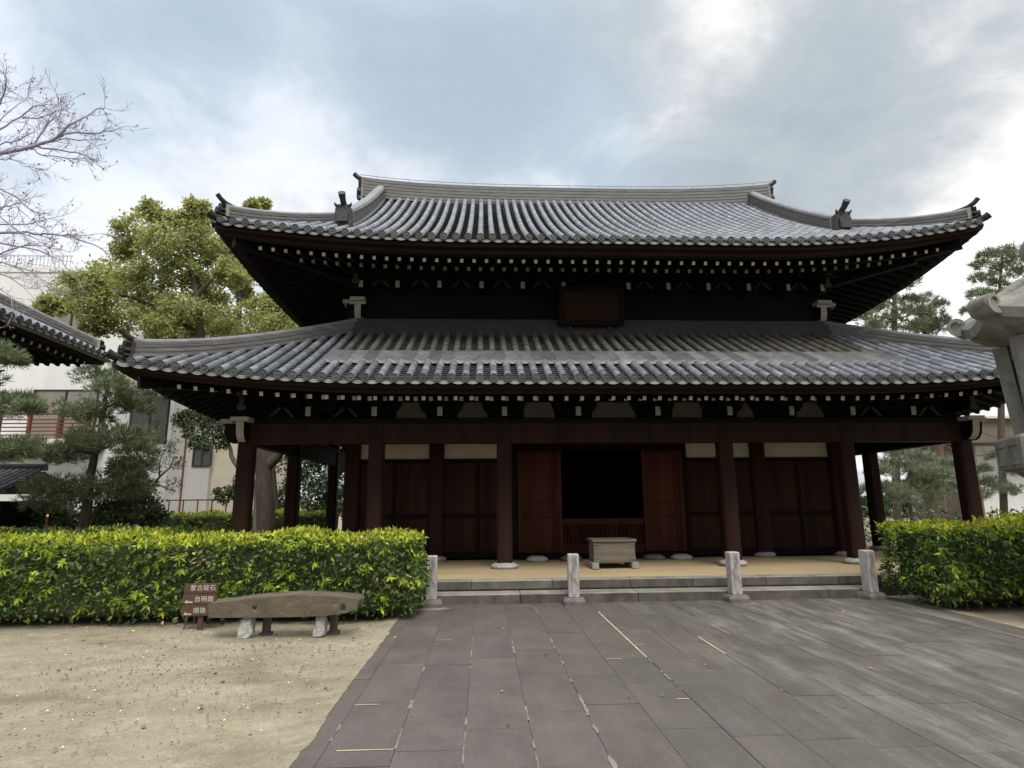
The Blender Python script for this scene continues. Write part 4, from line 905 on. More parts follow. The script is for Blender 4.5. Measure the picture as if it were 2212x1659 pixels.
def build_sign():
    t = thing('direction_sign', 'brown wooden sign of three boards with white lettering by the hedge', 'sign', None, (-6.32, -3.80, 0))
    b = MB(); b.bevbox((-.033, 0.0, -.05), (.033, .035, .60), .004); b.build('stake', M['signwood'], t)
    rows = [('蒙古碇石', (-.222, .205), .565, .443, False), ('自明閣', (-.232, .195), .435, .310, True), ('順路', (-.230, .175), .302, .165, True)]
    for i, (txt, (x0, x1), z1, z0, arrow) in enumerate(rows):
        b = MB(); b.bevbox((x0, -.022, z0), (x1, -.001, z1), .003); bd = b.build('board', M['signwood'], t); bd.rotation_euler[1] = (-.012, .0, -.02)[i]*.5
        h = .078; tx = (-.145, -.085, -.085)[i]
        text_mesh(bd, 'lettering', txt, tx, (z0+z1)/2-h*.36+(0.008 if i == 0 else 0), -.0235, h, 1.0)
        if arrow:
            b = MB(); za = z0+.028; b.add([(-.205, -.0235, za-.009), (-.105, -.0235, za-.009), (-.105, -.0235, za+.007), (-.165, -.0235, za+.007), (-.172, -.0235, za+.022), (-.185, -.0235, za+.022)], [(0, 1, 2, 3, 4, 5)]); b.build('arrow', M['signpaint'], bd)
    b = MB(); b.tube([(0, 0, -.03), (.05, 0, .14)], .011, 6); o = b.build('wooden_stake', M['boxwood'], None, (-6.56, -3.72, 0)); tag(o, 'thin leaning wooden stake at the foot of the brown sign', 'stake')
build_sign()

# ---------------------------------------------------------------- hedges
def hedge(name, label, x0, x1, y0, y1, h, dens=1000, lsize=.085, over=.06, front_fresh=.30, group='clipped hedges around the hall', seed=1, zmin=.06, skip=(), topfresh=.80):
    rg = np.random.default_rng(seed); t = thing(name, label, 'hedge', group, ((x0+x1)/2, (y0+y1)/2, 0)); C = np.array([(x0+x1)/2, (y0+y1)/2, 0])
    def lump(p): return .5*np.sin(p[:, 0]*5.1+p[:, 2]*3.3)+.35*np.sin(p[:, 1]*6.2-p[:, 0]*8.7+1)+.4*np.sin(p[:, 2]*9+p[:, 0]*2.7)
    faces = []
    W, D = x1-x0, y1-y0
    def face(n, mk, nrm, keep=None): 
        a, c = rg.uniform(0, 1, n), rg.uniform(0, 1, n); p = mk(a, c); return p, np.tile(np.array(nrm, float), (n, 1))
    F = {}
    if 'f' not in skip: F['f'] = face(int(W*h*dens), lambda a, c: np.stack([x0+W*a, np.full_like(a, y0), zmin+(h-zmin)*c], 1), (0, -1, 0))
    if 'b' not in skip: F['b'] = face(int(W*h*dens*.25), lambda a, c: np.stack([x0+W*a, np.full_like(a, y1), zmin+(h-zmin)*c], 1), (0, 1, 0))
    F['l'] = face(int(D*h*dens), lambda a, c: np.stack([np.full_like(a, x0), y0+D*a, zmin+(h-zmin)*c], 1), (-1, 0, 0))
    F['r'] = face(int(D*h*dens), lambda a, c: np.stack([np.full_like(a, x1), y0+D*a, zmin+(h-zmin)*c], 1), (1, 0, 0))
    F['t'] = face(int(W*D*dens*1.15), lambda a, c: np.stack([x0+W*a, y0+D*c, np.full_like(a, h)], 1), (0, 0, 1))
    parts = []
    for k, (p, nr) in F.items():
        n = len(p); off = over*lump(p)+rg.uniform(-.13, .05, n)*(1.0 if k != 't' else .55)
        if k in 'flr' : off -= .05*np.clip((.35-p[:, 2])/.35, 0, 1)
        p = p+nr*off[:, None]-C; d = nr*.55+rg.normal(size=(n, 3))*.62; d[:, 2] += .05 if k != 't' else .15
        if k != 't': d[:, 2] -= .22
        u = rg.uniform(0, 1, n); z = p[:, 2]
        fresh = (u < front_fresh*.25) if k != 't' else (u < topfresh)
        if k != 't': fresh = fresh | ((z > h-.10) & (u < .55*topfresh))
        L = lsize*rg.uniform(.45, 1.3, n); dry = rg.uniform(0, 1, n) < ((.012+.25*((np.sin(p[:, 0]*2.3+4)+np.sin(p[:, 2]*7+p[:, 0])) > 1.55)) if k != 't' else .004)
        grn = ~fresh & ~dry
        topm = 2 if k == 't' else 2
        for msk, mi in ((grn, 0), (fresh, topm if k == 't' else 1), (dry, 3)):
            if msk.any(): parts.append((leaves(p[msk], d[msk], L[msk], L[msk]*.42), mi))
        # sprigs of fresh leaves: rosettes of drooping leaves
        if k != 'b':
            ns = int(n*(.020 if k != 't' else .014)); idx = rg.choice(n, ns, replace=False); zz = p[idx, 2]
            idx = idx[(zz > .12)]
            for i in idx:
                m = rg.integers(5, 9); a = rg.uniform(0, 6.28)+np.arange(m)*2*math.pi/m; base = np.repeat(p[i:i+1]+nr[i]*.045, m, 0)
                up = nr[i]*.75+np.array([0, 0, .5]); up /= np.linalg.norm(up); e1 = np.cross(up, [.3, .9, .2]); e1 /= np.linalg.norm(e1); e2 = np.cross(up, e1)
                dd = np.cos(a)[:, None]*e1+np.sin(a)[:, None]*e2-.25*up+rg.normal(size=(m, 3))*.12; dd[:, 2] -= .25
                parts.append((leaves(base, dd, lsize*rg.uniform(.9, 1.35, m), lsize*.42), 1))
    keepers = []
    for (V_, F_), mi_ in parts:          # thin, gappy foot of the hedge
        z_ = V_[::4, 2]; k_ = (z_ > .30) | (rg.uniform(0, 1, len(z_)) < np.clip((z_-.02)/.24, .12, 1)); idx_ = np.nonzero(k_)[0]
        if len(idx_): keepers.append(((V_.reshape(-1, 4, 3)[idx_].reshape(-1, 3), np.arange(4*len(idx_)).reshape(-1, 4)), mi_))
    parts = keepers
    leaf_object('foliage', parts, [M['leaf'], M['leafnew'], M['leaftop'], M['leafdry']], t)
    ins = .14; b = MB()
    P = []
    nx = max(4, int(W/.25))
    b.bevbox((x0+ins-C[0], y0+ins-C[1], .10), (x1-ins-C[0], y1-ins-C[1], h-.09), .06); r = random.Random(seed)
    for k in range(int(W/.22)):
        x = x0+ins+(W-2*ins)*r.random()-C[0]; y = y0+ins*.9+r.uniform(0, .3)-C[1]; b.tube([(x, y, -.02), (x+r.uniform(-.05, .05), y+r.uniform(-.03, .05), .35)], r.uniform(.008, .02), 5, 1)
    b.build('inner_twigs', [M['hedgecore'], M['bark']], t); return t
hedge('hedge', 'long bright clipped hedge behind the sign and the arched stone beam', -13.2, -3.62, -3.55, -2.40, 1.10, seed=3)
hedge('hedge', 'short bright clipped hedge between the lantern and the steps', 3.80, 9.2, -3.55, -2.30, 1.15, seed=4)
hedge('hedge', 'second green hedge seen just over the long one, outside the corner column', -16.5, -8.05, .2, 1.3, 1.06, 380, .10, seed=5, skip=('b',), topfresh=.22)
hedge('hedge', 'low far hedge glimpsed between the side porch columns', -17, -8.4, 10.8, 11.8, 1.25, 200, .13, seed=6, skip=('b',))
hedge('hedge', 'narrow green hedge behind the short bright one, along the porch side', 7.9, 15.5, -.6, .5, 1.16, 330, .10, seed=8, skip=('b',))

# ---------------------------------------------------------------- stone lantern
def build_lantern():
    ax, ay = 5.14, -4.75
    t = thing('stone_lantern', 'huge grey six-sided stone lantern with curled roof corners beyond the short hedge', 'stone lantern', None, (ax, ay, 0))
    hexr = math.radians(4)
    def hexs(b, prof, mi=0, rot=hexr): b.lathe((0, 0, 0), prof, 6, mi, False, rot)
    b = MB(); hexs(b, [(.95, -.05), (.95, .22), (.88, .28), (.62, .40), (.5, .48)]); b.build('base', M['lantern'], t)
    b = MB(); b.lathe((0, 0, 0), [(.40, .46), (.36, .55), (.33, .95), (.36, 1.0), (.37, 1.06), (.33, 1.1), (.33, 1.5), (.38, 1.60)], 28); b.build('shaft', M['lantern'], t)
    b = MB(); hexs(b, [(.40, 1.60), (.62, 1.72), (.80, 1.90), (1.00, 1.95), (1.00, 2.33), (.96, 2.37), (.62, 2.39)])
    for k in range(6):       # shallow carved panels on the platform sides
        a = hexr+math.pi/3*(k+.5); c, s = math.cos(a), math.sin(a); rr = 1.0*math.cos(math.pi/6)+.002
        def fr(v, c=c, s=s, rr=rr): return (rr*c-v[0]*s, rr*s+v[0]*c, v[2]) if v[1] == 0 else ((rr+.012)*c-v[0]*s, (rr+.012)*s+v[0]*c, v[2])
        for x0, x1 in ((-.42, -.04), (.04, .42)):
            for (p0, p1, q0, q1) in ((x0, x1, 1.99, 2.02), (x0, x1, 2.24, 2.27), (x0, x0+.03, 2.02, 2.24), (x1-.03, x1, 2.02, 2.24)): b.prism([(p0, q0), (p1, q0), (p1, q1), (p0, q1)], 1, 0, 0, fr)
    b.build('platform', M['lantern'], t)
    # light chamber: six tapered posts with recessed walls and openings
    b = MB(); R0, R1, z0, z1 = .70, .79, 2.39, 3.66
    for k in range(6):
        a = hexr+math.pi/3*k; b.beam((R0*.93*math.cos(a), R0*.93*math.sin(a), z0), (R1*.93*math.cos(a), R1*.93*math.sin(a), z1), .17, .17, 0, (-math.sin(a), math.cos(a), 0))
    hexs(b, [(.66, z0), (.66, z0+.2), (.62, z0+.2)]); hexs(b, [(.62, z1-.2), (.66, z1-.2), (.66, z1)])
    b.lathe((0, 0, 0), [(.5, z0+.02), (.5, z1-.02)], 6, 1, False, hexr)
    for k in (1, 2, 4, 5):
        a0, a1 = hexr+math.pi/3*k, hexr+math.pi/3*(k+1); r = .63
        b.add([(r*math.cos(q), r*math.sin(q), z) for q, z in ((a0, z0+.2), (a1, z0+.2), (a1, z1-.2), (a0, z1-.2))], [(0, 1, 2, 3)], 0 if k in (2, 4) else 1)
    a0, a1 = hexr+math.pi/3*3, hexr+math.pi/3*4
    b.add([(.64*math.cos(q), .64*math.sin(q), z) for q, z in ((a0, z0+.2), (a1, z0+.2), (a1, z1-.2), (a0, z1-.2))], [(0, 1, 2, 3)], 0)
    a0, a1 = hexr+math.pi/3*2, hexr+math.pi/3*3
    b.build('light_chamber', [M['lantern'], M['framedark']], t)
    # roof: concave six-sided shell with scrolls
    b = MB(); prof = [(1.18, 3.66), (1.20, 3.80), (1.03, 3.93), (.81, 4.07), (.59, 4.22), (.42, 4.32), (.30, 4.36)]
    n = 6; sub = 6; vs = []
    rings = [(.45, 3.52), (.72, 3.53), (1.13, 3.66)]+prof[0:]
    for i, (r, z) in enumerate(rings):
        for k in range(n):
            for q in range(sub):
                f = q/sub; a0 = hexr+math.pi/3*k; a1 = a0+math.pi/3; p0 = np.array([math.cos(a0), math.sin(a0)])*r; p1 = np.array([math.cos(a1), math.sin(a1)])*r; p = p0*(1-f)+p1*f
                w = (abs(2*f-1))**2.4; lift = .20*w*max(0, (r-.5)/.7) if i >= 2 else .06*w*(r-.45)
                bul = .07*math.sin(math.pi*f)*(1 if 5 <= i <= 7 else 0); nn = p/np.linalg.norm(p); vs.append((p[0]+nn[0]*bul, p[1]+nn[1]*bul, z+lift))
    m_ = n*sub; b.add(vs, [(i*m_+j, i*m_+(j+1) % m_, i*m_+m_+(j+1) % m_, i*m_+m_+j) for i in range(len(rings)-1) for j in range(m_)]+[tuple(range(m_-1, -1, -1)), tuple((len(rings)-1)*m_+j for j in range(m_))], 0, False)
    for k in range(n):
        a = hexr+math.pi/3*k; c, s = math.cos(a), math.sin(a)
        pts = []
        for j in range(19):
            th = -2.0+j*.27; rr = .175*(1-j*.036); pts.append((1.19+rr*math.cos(th)*-1*-1*.9-.02, 3.955+rr*math.sin(th)))
        # scroll swept across the corner
        W = .16; vv = []
        for (q, z) in pts:
            for wv in (-W, -W*.8, W*.8, W): vv.append((q*c-wv*s, q*s+wv*c, z if abs(wv) < W else z-.0))
        kk = len(pts)
        outer = [(q, z) for q, z in pts]; inner = [(1.19+(q-1.19)*.62, 3.955+(z-3.955)*.62) for q, z in pts]
        vs = []
        for (q, z), (q2, z2) in zip(outer, inner):
            for (Q, Z) in ((q, z), (q2, z2)):
                for wv in (-W, W): vs.append((Q*c-wv*s, Q*s+wv*c, Z))
        fs = []
        for i in range(kk-1): o = 4*i; fs += [(o, o+1, o+5, o+4), (o+2, o+6, o+7, o+3), (o, o+4, o+6, o+2), (o+1, o+3, o+7, o+5)]
        b.add(vs, fs, 0, False)
        b.tube([(1.19*c+(W-.03)*s, 1.19*s-(W-.03)*c, 3.955), (1.19*c-(W-.03)*s, 1.19*s+(W-.03)*c, 3.955)], .118, 14, 0)
        b.tube([(1.12*c, 1.12*s, 3.92), (.86*c, .86*s, 4.08), (.62*c, .62*s, 4.25), (.36*c, .36*s, 4.37)], [.10, .08, .07, .06], 8, 0)
    b.build('roof', M['lantern'], t, (0, 0, .13))
    b = MB(); b.lathe((0, 0, 0), [(.26, 4.55), (.34, 4.62), (.36, 4.70), (.26, 4.76), (.20, 4.80), (.30, 4.88), (.345, 5.0), (.33, 5.12), (.24, 5.26), (.10, 5.38), (.02, 5.44)], 24); b.build('finial', M['lantern'], t, (0, 0, -.10))
build_lantern()

# ---------------------------------------------------------------- open hall at the left
def build_left_hall():
    t = thing('open_hall', 'dark open-sided hall with a tiled upturned roof corner, partly out of frame', 'hall')
    rf = Roof(-17.9, -.75, 5.0, 5.25, lambda s: 5.60+.44*s+.018*s*s, -.06, 4.0, 3.5)
    b = MB(); roof_tiles(b, rf, 'r', .25, lambda u: min(3.4, rf.hy-abs(u))); roof_tiles(b, rf, 'b', .25, lambda u: min(3.4, rf.hx-abs(u)))
    for sd in 'rbfl':
        H = rf.half(sd); b.grid([[rf.p(sd, q*(H-s), s, -.055) for s in np.linspace(.02, 4.6, 12)] for q in np.linspace(-1, 1, 30)], 2)
    ro = b.build('roof', [M['tileupper'], M['tiledisc'], M['tilepan'], M['tileupper']], t)
    b = MB(); pts = []
    for s in np.linspace(.3, 4.4, 22):
        p = rf.p('r', rf.hy-s, s); pts.append((p[0], p[1], p[2]+.02))
    ridge_band(b, pts, .26, .26, 6, 0, True, 3); end_tile(b, pts[0], (1, 1, 0), .26, .28, .0); b.build('hip_ridge', [M['ridge'], M['ridgedark'], M['palewood'], M['tileupper']], ro)
    b = MB(); eave_board(b, rf, 'rb', .05, .16, 5.50, 5.56, 1); eave_board(b, rf, 'rb', .16, .30, 5.42, 5.51); b.build('eave_board', [M['eave'], M['palewood']], ro)
    b = MB(); soffit(b, rf, 'rbfl', lambda s: 5.41+.25*max(0, s-.3), .2, 4.8); b.build('soffit', M['soffit'], ro)
    b = MB()
    for sd in 'rb':
        n = int((rf.half(sd)-.6)/.27)
        for k in range(-n, n+1):
            u = k*.27; d = rf.half(sd)-abs(u); L_ = min(2.4, max(.2, d-.36)); p = rf.flat(sd, u, .36, 5.34); x, y = rf.xy(sd, u, .36+L_); b.beam(p, (x, y, p[2]+.25*L_), .075, .085, 0, (0, 0, 1), 1)
    o = b.build('rafters', [M['wood'], M['white']], t); o['kind'] = 'stuff'
    for x, y in ((-15.0, 2.6), (-15.0, -.75), (-18.6, 2.6)):
        c = column_mesh(5.0, .34).build('column', M['wood'], t, (x, y, .1))
        base_stone_mesh(.3).build('base_stone', M['postbase'], c, (0, 0, -.1))
    b = MB(); b.box((-15.12, -4.2, 4.5), (-14.88, 2.43, 4.85)); b.box((-20, 2.48, 4.5), (-15.17, 2.72, 4.85)); b.build('tie_beam', M['wood'], t)
build_left_hall()

# ---------------------------------------------------------------- white modern building
def build_modern():
    t = thing('apartment_building', 'white rendered modern building with brown windows and a red-railed balcony', 'building')
    XA, YA, YB = -20.8, 18.0, 23.4; XB = -17.3; zt = 13.4
    b = MB(); b.box((-60, YA, -.2), (XA, YA+14, zt)); b.box((-60, YA-.05, zt), (XA+.05, YA+.25, zt+.30)); b.box((XA-.25, YA+.25, zt), (XA+.05, YA+14, zt+.30)); w = b.build('wall', M['modern'], t)
    b = MB(); b.box((XA+.002, YB, -.2), (XB-1.15, YB+9, zt-.4)); b.build('grey_wing', M['moderngrey'], t)
    b = MB(); b.box((XB-1.148, YB+.3, -.2), (XB+.6, YB+9, 7.0)); b.build('cream_wing', M['moderncream'], t)
    def win(x0, x1, z0, z1, y=YA, n=2, g='glass'):
        b = MB(); b.box((x0, y-.03, z0), (x1, y-.01, z1)); o = b.build('window', M[g], t)
        b = MB(); 
        for k in range(n+1): x = x0+(x1-x0)*k/n; b.box((x-.05, y-.07, z0), (x+.05, y-.031, z1))
        b.box((x0+.05, y-.068, z1-.07), (x1-.05, y-.031, z1)); b.box((x0+.05, y-.068, z0), (x1-.05, y-.031, z0+.07)); b.build('window_frame', M['framedark'], o)
    p = lambda px, py, Y=YA: at(px, py, Y)
    a, c = p(78, 842), p(200, 955); win(a[0], c[0], c[2]-.2, a[2], n=2, g='glassbrown')
    a, c = p(-8, 655), p(42, 680); win(a[0]-1, c[0], c[2]-1.2, a[2], n=2)
    a, c = p(102, 672), p(205, 745); win(a[0], c[0], c[2], a[2], n=2, g='glassbrown')
    a, c = p(-60, 1000), p(60, 1010); 
    # openings on the side wall
    for y0, y1, z0, z1 in ((19.2, 22.8, 5.0, 7.6), (19.6, 22.6, 9.6, 11.6), (19.2, 21.4, .3, 2.6)):
        b = MB(); b.box((XA+.01, y0, z0), (XA+.03, y1, z1)); o = b.build('window', M['glass'], t)
        b = MB(); 
        for y in (y0, (y0+y1)/2, y1): b.box((XA+.031, y-.05, z0), (XA+.07, y+.05, z1))
        b.box((XA+.031, y0+.05, z1), (XA+.30, y1-.05, z1+.08)); b.build('window_frame', M['framedark'], o)
    a, c = p(421, 962, YB), p(455, 1008, YB); win(a[0], c[0], c[2], a[2], YB, 2)
    b = MB(); x = p(398, 1000, YB)[0]; b.tube([(x, YB-.06, 0), (x, YB-.06, 6.5)], .05, 8); b.build('drainpipe', M['redrail'], t)
    # balcony
    fl = p(60, 948, YA-1.4)[2]; x1 = p(190, 950, YA-1.4)[0]
    b = MB(); b.box((-45, YA-1.4, fl-.25), (x1, YA-.002, fl)); bl = b.build('balcony', M['modern'], t)
    b = MB(); h = 1.15
    for k in range(28): x = x1-.1-k*1.35; b.box((x-.07, YA-1.38, fl+.002), (x+.07, YA-1.26, fl+h+.02))
    for z in (.16, .34, .52, .70, .88): b.box((-45, YA-1.35, fl+z), (x1-.05, YA-1.29, fl+z+.055))
    b.box((-45, YA-1.40, fl+h), (x1, YA-1.24, fl+h+.07)); b.build('balcony_railing', M['redrail'], bl)
    b = MB(); b.box((-45, YA-1.0, fl-.55), (x1-.2, YA-.002, fl-.252)); b.build('balcony_beam', M['framedark'], bl)
    # roof railing and aerial
    b = MB(); x0, x1 = p(10, 575)[0], p(152, 575)[0]; z0 = zt+.30
    b.box((-45, YA+.06, z0+.62), (x1, YA+.12, z0+.68))
    for x in np.arange(-45, x1, .19): b.box((x, YA+.07, z0), (x+.04, YA+.10, z0+.62))
    b.build('roof_railing', M['railwhite'], t)
    b = MB(); a = p(236, 562); x, z = a[0], zt+.3; y = YA+.5
    b.tube([(x, y, zt), (x+.05, y, z+2.0)], .035, 6); b.tube([(x-.55, y, z+2.05), (x+.30, y, z+1.78)], .018, 5)
    for q in np.linspace(-.5, .25, 6): b.tube([(x+q, y-.35, z+1.87-q*.32), (x+q, y+.35, z+1.87-q*.32)], .012, 5)
    b.tube([(x-.55, y, z+1.85), (x-.55, y, z+2.3)], .014, 5); b.build('aerial', M['metalrail'], t)
build_modern()

def build_left_small():
    b = MB(); t = thing('metal_railing', 'thin rusty metal railing on a low wall before the grey wing', 'railing')
    Y = 12.0; x0, x1 = at(366, 1080, Y)[0], at(520, 1080, Y)[0]; zt = at(430, 1080, Y)[2]; zw = at(430, 1112, Y)[2]
    b.tube([(x0, Y, zt), (x1, Y, zt)], .028, 6); b.build('top_rail', M['metalrail'], t)
    n = 6
    for k in range(n): b = MB(); x = x0+(x1-x0)*k/(n-1); b.tube([(x, Y, zw-.05), (x, Y, zt)], .024, 6); b.build('post', M['metalrail'], t)
    b = MB(); b.bevbox((x0-1.2, Y-.10, -.1), (x1+1, Y+.25, zw), .01); o = b.build('low_wall', M['concrete']); tag(o, 'low brown retaining wall under the thin metal railing', 'wall')
    t = thing('tiled_shed', 'small dark shed with a tiled roof at the far left behind the long hedge', 'shed')
    c = at(28, 1062, 7.0); b = MB(); b.box((c[0]-5, 7.1, -.1), (c[0]-.35, 9.4, 1.75)); b.build('wall', M['wood'], t)
    b = MB(); zr = c[2]
    rf = Roof(c[0]-3, 8.25, 3.0, 1.6, lambda s: zr+.03+.42*s, 0.0, 3, 3); roof_tiles(b, rf, 'f', .22, lambda u: 1.55)
    b.grid([[rf.p('f', u, s, -.05) for s in (0, 1.6)] for u in (-3, 3)], 2); b.grid([[rf.p('b', u, s, -.05) for s in (0, 1.6)] for u in (-3, 3)], 2)
    r_ = b.build('roof', [M['tilepan'], M['tiledisc'], M['tilepan'], M['tilepan']], t)
    b = MB(); ridge_band(b, [(c[0]-6, 8.25, zr+.70), (c[0], 8.25, zr+.70)], .22, .16, 3); b.build('roof_ridge', M['ridgedark'], r_)
    t = thing('warning_lamp', 'tiny glowing red lamp on a short post among the pine shade', 'lamp', None, tuple(at(103, 1112, 6.0)*np.array([1, 1, 0])))
    z = at(103, 1112, 6.0)[2]; b = MB(); b.tube([(0, 0, -.05), (0, 0, z-.05)], .02, 6); b.build('post', M['metalrail'], t)
    b = MB(); b.lathe((0, 0, z-.05), [(.016, 0), (.026, .02), (.026, .04), (.012, .06)], 12); b.build('lens', M['redlamp'], t)
build_left_small()

# ---------------------------------------------------------------- trees
def trunk_limbs(b, lines):
    for pts, r0, r1 in lines:
        k = len(pts); P = [np.array(p, float) for p in pts]; Q = [P[0]]
        for a, c in zip(P[:-1], P[1:]): Q += [a+(c-a)*.5+RNG.normal(size=3)*.02*np.linalg.norm(c-a), c]
        n = len(Q); b.tube(Q, [r0+(r1-r0)*i/(n-1) for i in range(n)], 8)
def crown_leaves(clumps, per, sub, size, flat=.85, wid=.5, down=0.0, spread=.42):
    V = []
    for c, r in clumps:
        c = np.array(c)
        for k in range(sub):
            d = RNG.normal(size=3); d /= np.linalg.norm(d); q = c+d*np.array([1, 1, flat])*r*(.35+.65*RNG.uniform()**.5); n = per
            e = RNG.normal(size=(n, 3)); e = unit(e)*(RNG.uniform(0, 1, (n, 1))**.6); e = e*np.where(RNG.uniform(0, 1, (n, 1)) < .2, 1.75, 1.0); p = q+e*r*spread*np.array([1, 1, .7]); dd = RNG.normal(size=(n, 3))*.7+e*.7; dd[:, 2] -= down
            V.append(leaves(p, dd, size*RNG.uniform(.6, 1.25, n), size*wid))
    return V
def leafy_tree(name, label, cat, clumps, lines, leafm, barkm, per=40, sub=12, size=.15, group=None, base=None, **kw):
    t = thing(name, label, cat, group)
    b = MB(); trunk_limbs(b, lines); b.build('trunk', M[barkm], t)
    V = crown_leaves(clumps, per, sub, size, **kw); leaf_object('crown', [(v, 0) for v in V], [M[leafm]], t); return t
def cl(px, py, r, Y, jit=1.0):
    p = at(px, py, Y+RNG.uniform(-jit, jit)); return (p, r/1290*(p[1]-CAMP[1]))
def pine_tree(name, label, pads, lines, leafm='pine', barkm='bark', tufts=110, blades=11, ln=.20, flat=.42, group=None, w=.016, grow=1.0):
    t = thing(name, label, 'pine tree', group)
    b = MB(); trunk_limbs(b, lines); b.build('trunk', M[barkm], t); V = []
    for c, r in pads:
        r = r*grow
        n = int(tufts*max(.5, r)); d = unit(RNG.normal(size=(n, 3)))*(RNG.uniform(0, 1, (n, 1))**.45); p = np.array(c)+d*np.array([r, r*.9, r*flat]); p[:, 2] += .08*r*np.sin(p[:, 0]*5/r)
        out = d*np.array([1, 1, .4])+np.array([0, 0, .75]); out = unit(out)
        P = np.repeat(p, blades, 0); D = np.repeat(out, blades, 0)+RNG.normal(size=(n*blades, 3))*.55; m_ = len(P)
        V.append(leaves(P, D, ln*RNG.uniform(.7, 1.2, m_), w, bend=.1))
    leaf_object('crown', [(v, 0) for v in V], [M[leafm]], t); return t

def g(px, Y): p = at(px, 1100, Y); return (p[0], Y, -.1)
def L3(pts, Y): return [tuple(at(px, py, Y)) for px, py in pts]
# big yellow-green tree
Y = 8.6
cl_ = [cl(*q, Y, 1.6) for q in ((322, 455, 26), (345, 470, 30), (428, 452, 26), (400, 485, 34), (440, 480, 30), (290, 500, 40), (345, 520, 48), (400, 530, 50), (450, 530, 46), (270, 540, 30), (480, 545, 40), (500, 590, 36),
      (330, 580, 50), (390, 590, 52), (440, 600, 46), (240, 600, 46), (290, 620, 52), (190, 610, 40), (150, 640, 44), (110, 660, 26), (200, 660, 50), (260, 680, 50), (330, 660, 52), (400, 660, 44), (460, 650, 40), (480, 690, 40), (210, 700, 30), (350, 705, 36), (420, 710, 30))]
lines = [([g(578, Y), *L3([(574, 1090), (570, 1030), (566, 985), (545, 930), (500, 870), (455, 810), (436, 745), (432, 700), (424, 640), (405, 560), (395, 490), (350, 465)], Y)], .33, .03), (L3([(572, 1010), (600, 985), (625, 930), (640, 890)], Y), .20, .12), (L3([(430, 715), (380, 690), (330, 660), (280, 640), (200, 640)], Y), .12, .02), (L3([(424, 640), (460, 600), (480, 560)], Y), .10, .02), (L3([(405, 560), (340, 540), (300, 510)], Y), .08, .02), (L3([(440, 760), (380, 730), (330, 690)], Y), .09, .02)]
leafy_tree('broadleaf_tree', 'tall yellow-green broadleaf tree between the open hall and the temple hall', 'tree', cl_, lines, 'camphor', 'bark', 46, 30, .145,  'yellow-green broadleaf trees', wid=.58, spread=.36)
Y = 14.0
cl_ = [cl(*q, Y, 1.5) for q in ((545, 445, 14), (570, 440, 12), (520, 560, 30), (540, 585, 26), (515, 610, 26), (560, 660, 34), (600, 665, 36), (580, 700, 44), (630, 690, 36), (540, 710, 40), (620, 720, 44), (480, 720, 40), (660, 720, 30), (530, 640, 20), (545, 480, 22), (560, 520, 24))]
lines = [([g(590, Y), *L3([(580, 1000), (570, 860), (530, 760), (515, 690), (518, 620), (530, 540), (552, 450)], Y)], .30, .03), (L3([(530, 760), (580, 720), (620, 690)], Y), .10, .02), (L3([(515, 650), (545, 600), (560, 560)], Y), .07, .02)]
leafy_tree('broadleaf_tree', 'second yellow-green tree rising directly behind the upper left eaves', 'tree', cl_, lines, 'camphor', 'bark', 46, 30, .16, 'yellow-green broadleaf trees', wid=.58, spread=.36)
# low limb with dark leaves left of the corner column
Y = 9.4
lines = [([g(560, Y), *L3([(556, 1080), (540, 1020), (512, 1005), (500, 985), (492, 955), (470, 920)], Y)], .13, .05)]
cl_ = [cl(*q, Y, .8) for q in ((440, 890, 30), (415, 915, 34), (455, 925, 34), (480, 950, 22), (435, 955, 22), (400, 900, 22), (480, 905, 30), (520, 1060, 24), (490, 1070, 20), (600, 900, 34), (640, 900, 34), (600, 960, 22))]
leafy_tree('evergreen_tree', 'dark-leaved tree with a thin pale limb, left of the corner column', 'tree', cl_, lines, 'darkleaf', 'barkpale', 46, 12, .13)
# dark greenery behind the porch
for k, (lab, pts, Y) in enumerate((('dark round shrub filling the gap between the side porch columns', ((610, 1080, 40), (650, 1060, 40), (690, 1080, 40), (720, 1050, 36), (640, 1000, 40), (690, 990, 40), (730, 1100, 30), (600, 1120, 34), (660, 1110, 40), (740, 1000, 30), (720, 960, 30), (650, 960, 30)), 15.0),
        ('dark undergrowth shrub below the bending pine, above the long hedge', ((110, 1118, 26), (150, 1125, 24), (200, 1118, 30), (250, 1110, 36), (300, 1100, 40), (290, 1050, 30), (330, 1120, 24), (60, 1128, 20), (270, 1010, 26)), 9.0))):
    cs = [cl(*q, Y, .8) for q in pts]; c0 = cs[len(cs)//2][0]
    leafy_tree('evergreen_shrub', lab, 'shrub', cs, [([(c0[0], c0[1], -.1), (c0[0]*.7+c[0]*.3, c0[1]*.7+c[1]*.3, c[2]*.4), tuple(c)], .05, .02) for c, r in cs[::2]], 'darkleaf', 'bark', 60, 18, .17, 'dark evergreen shrubs')
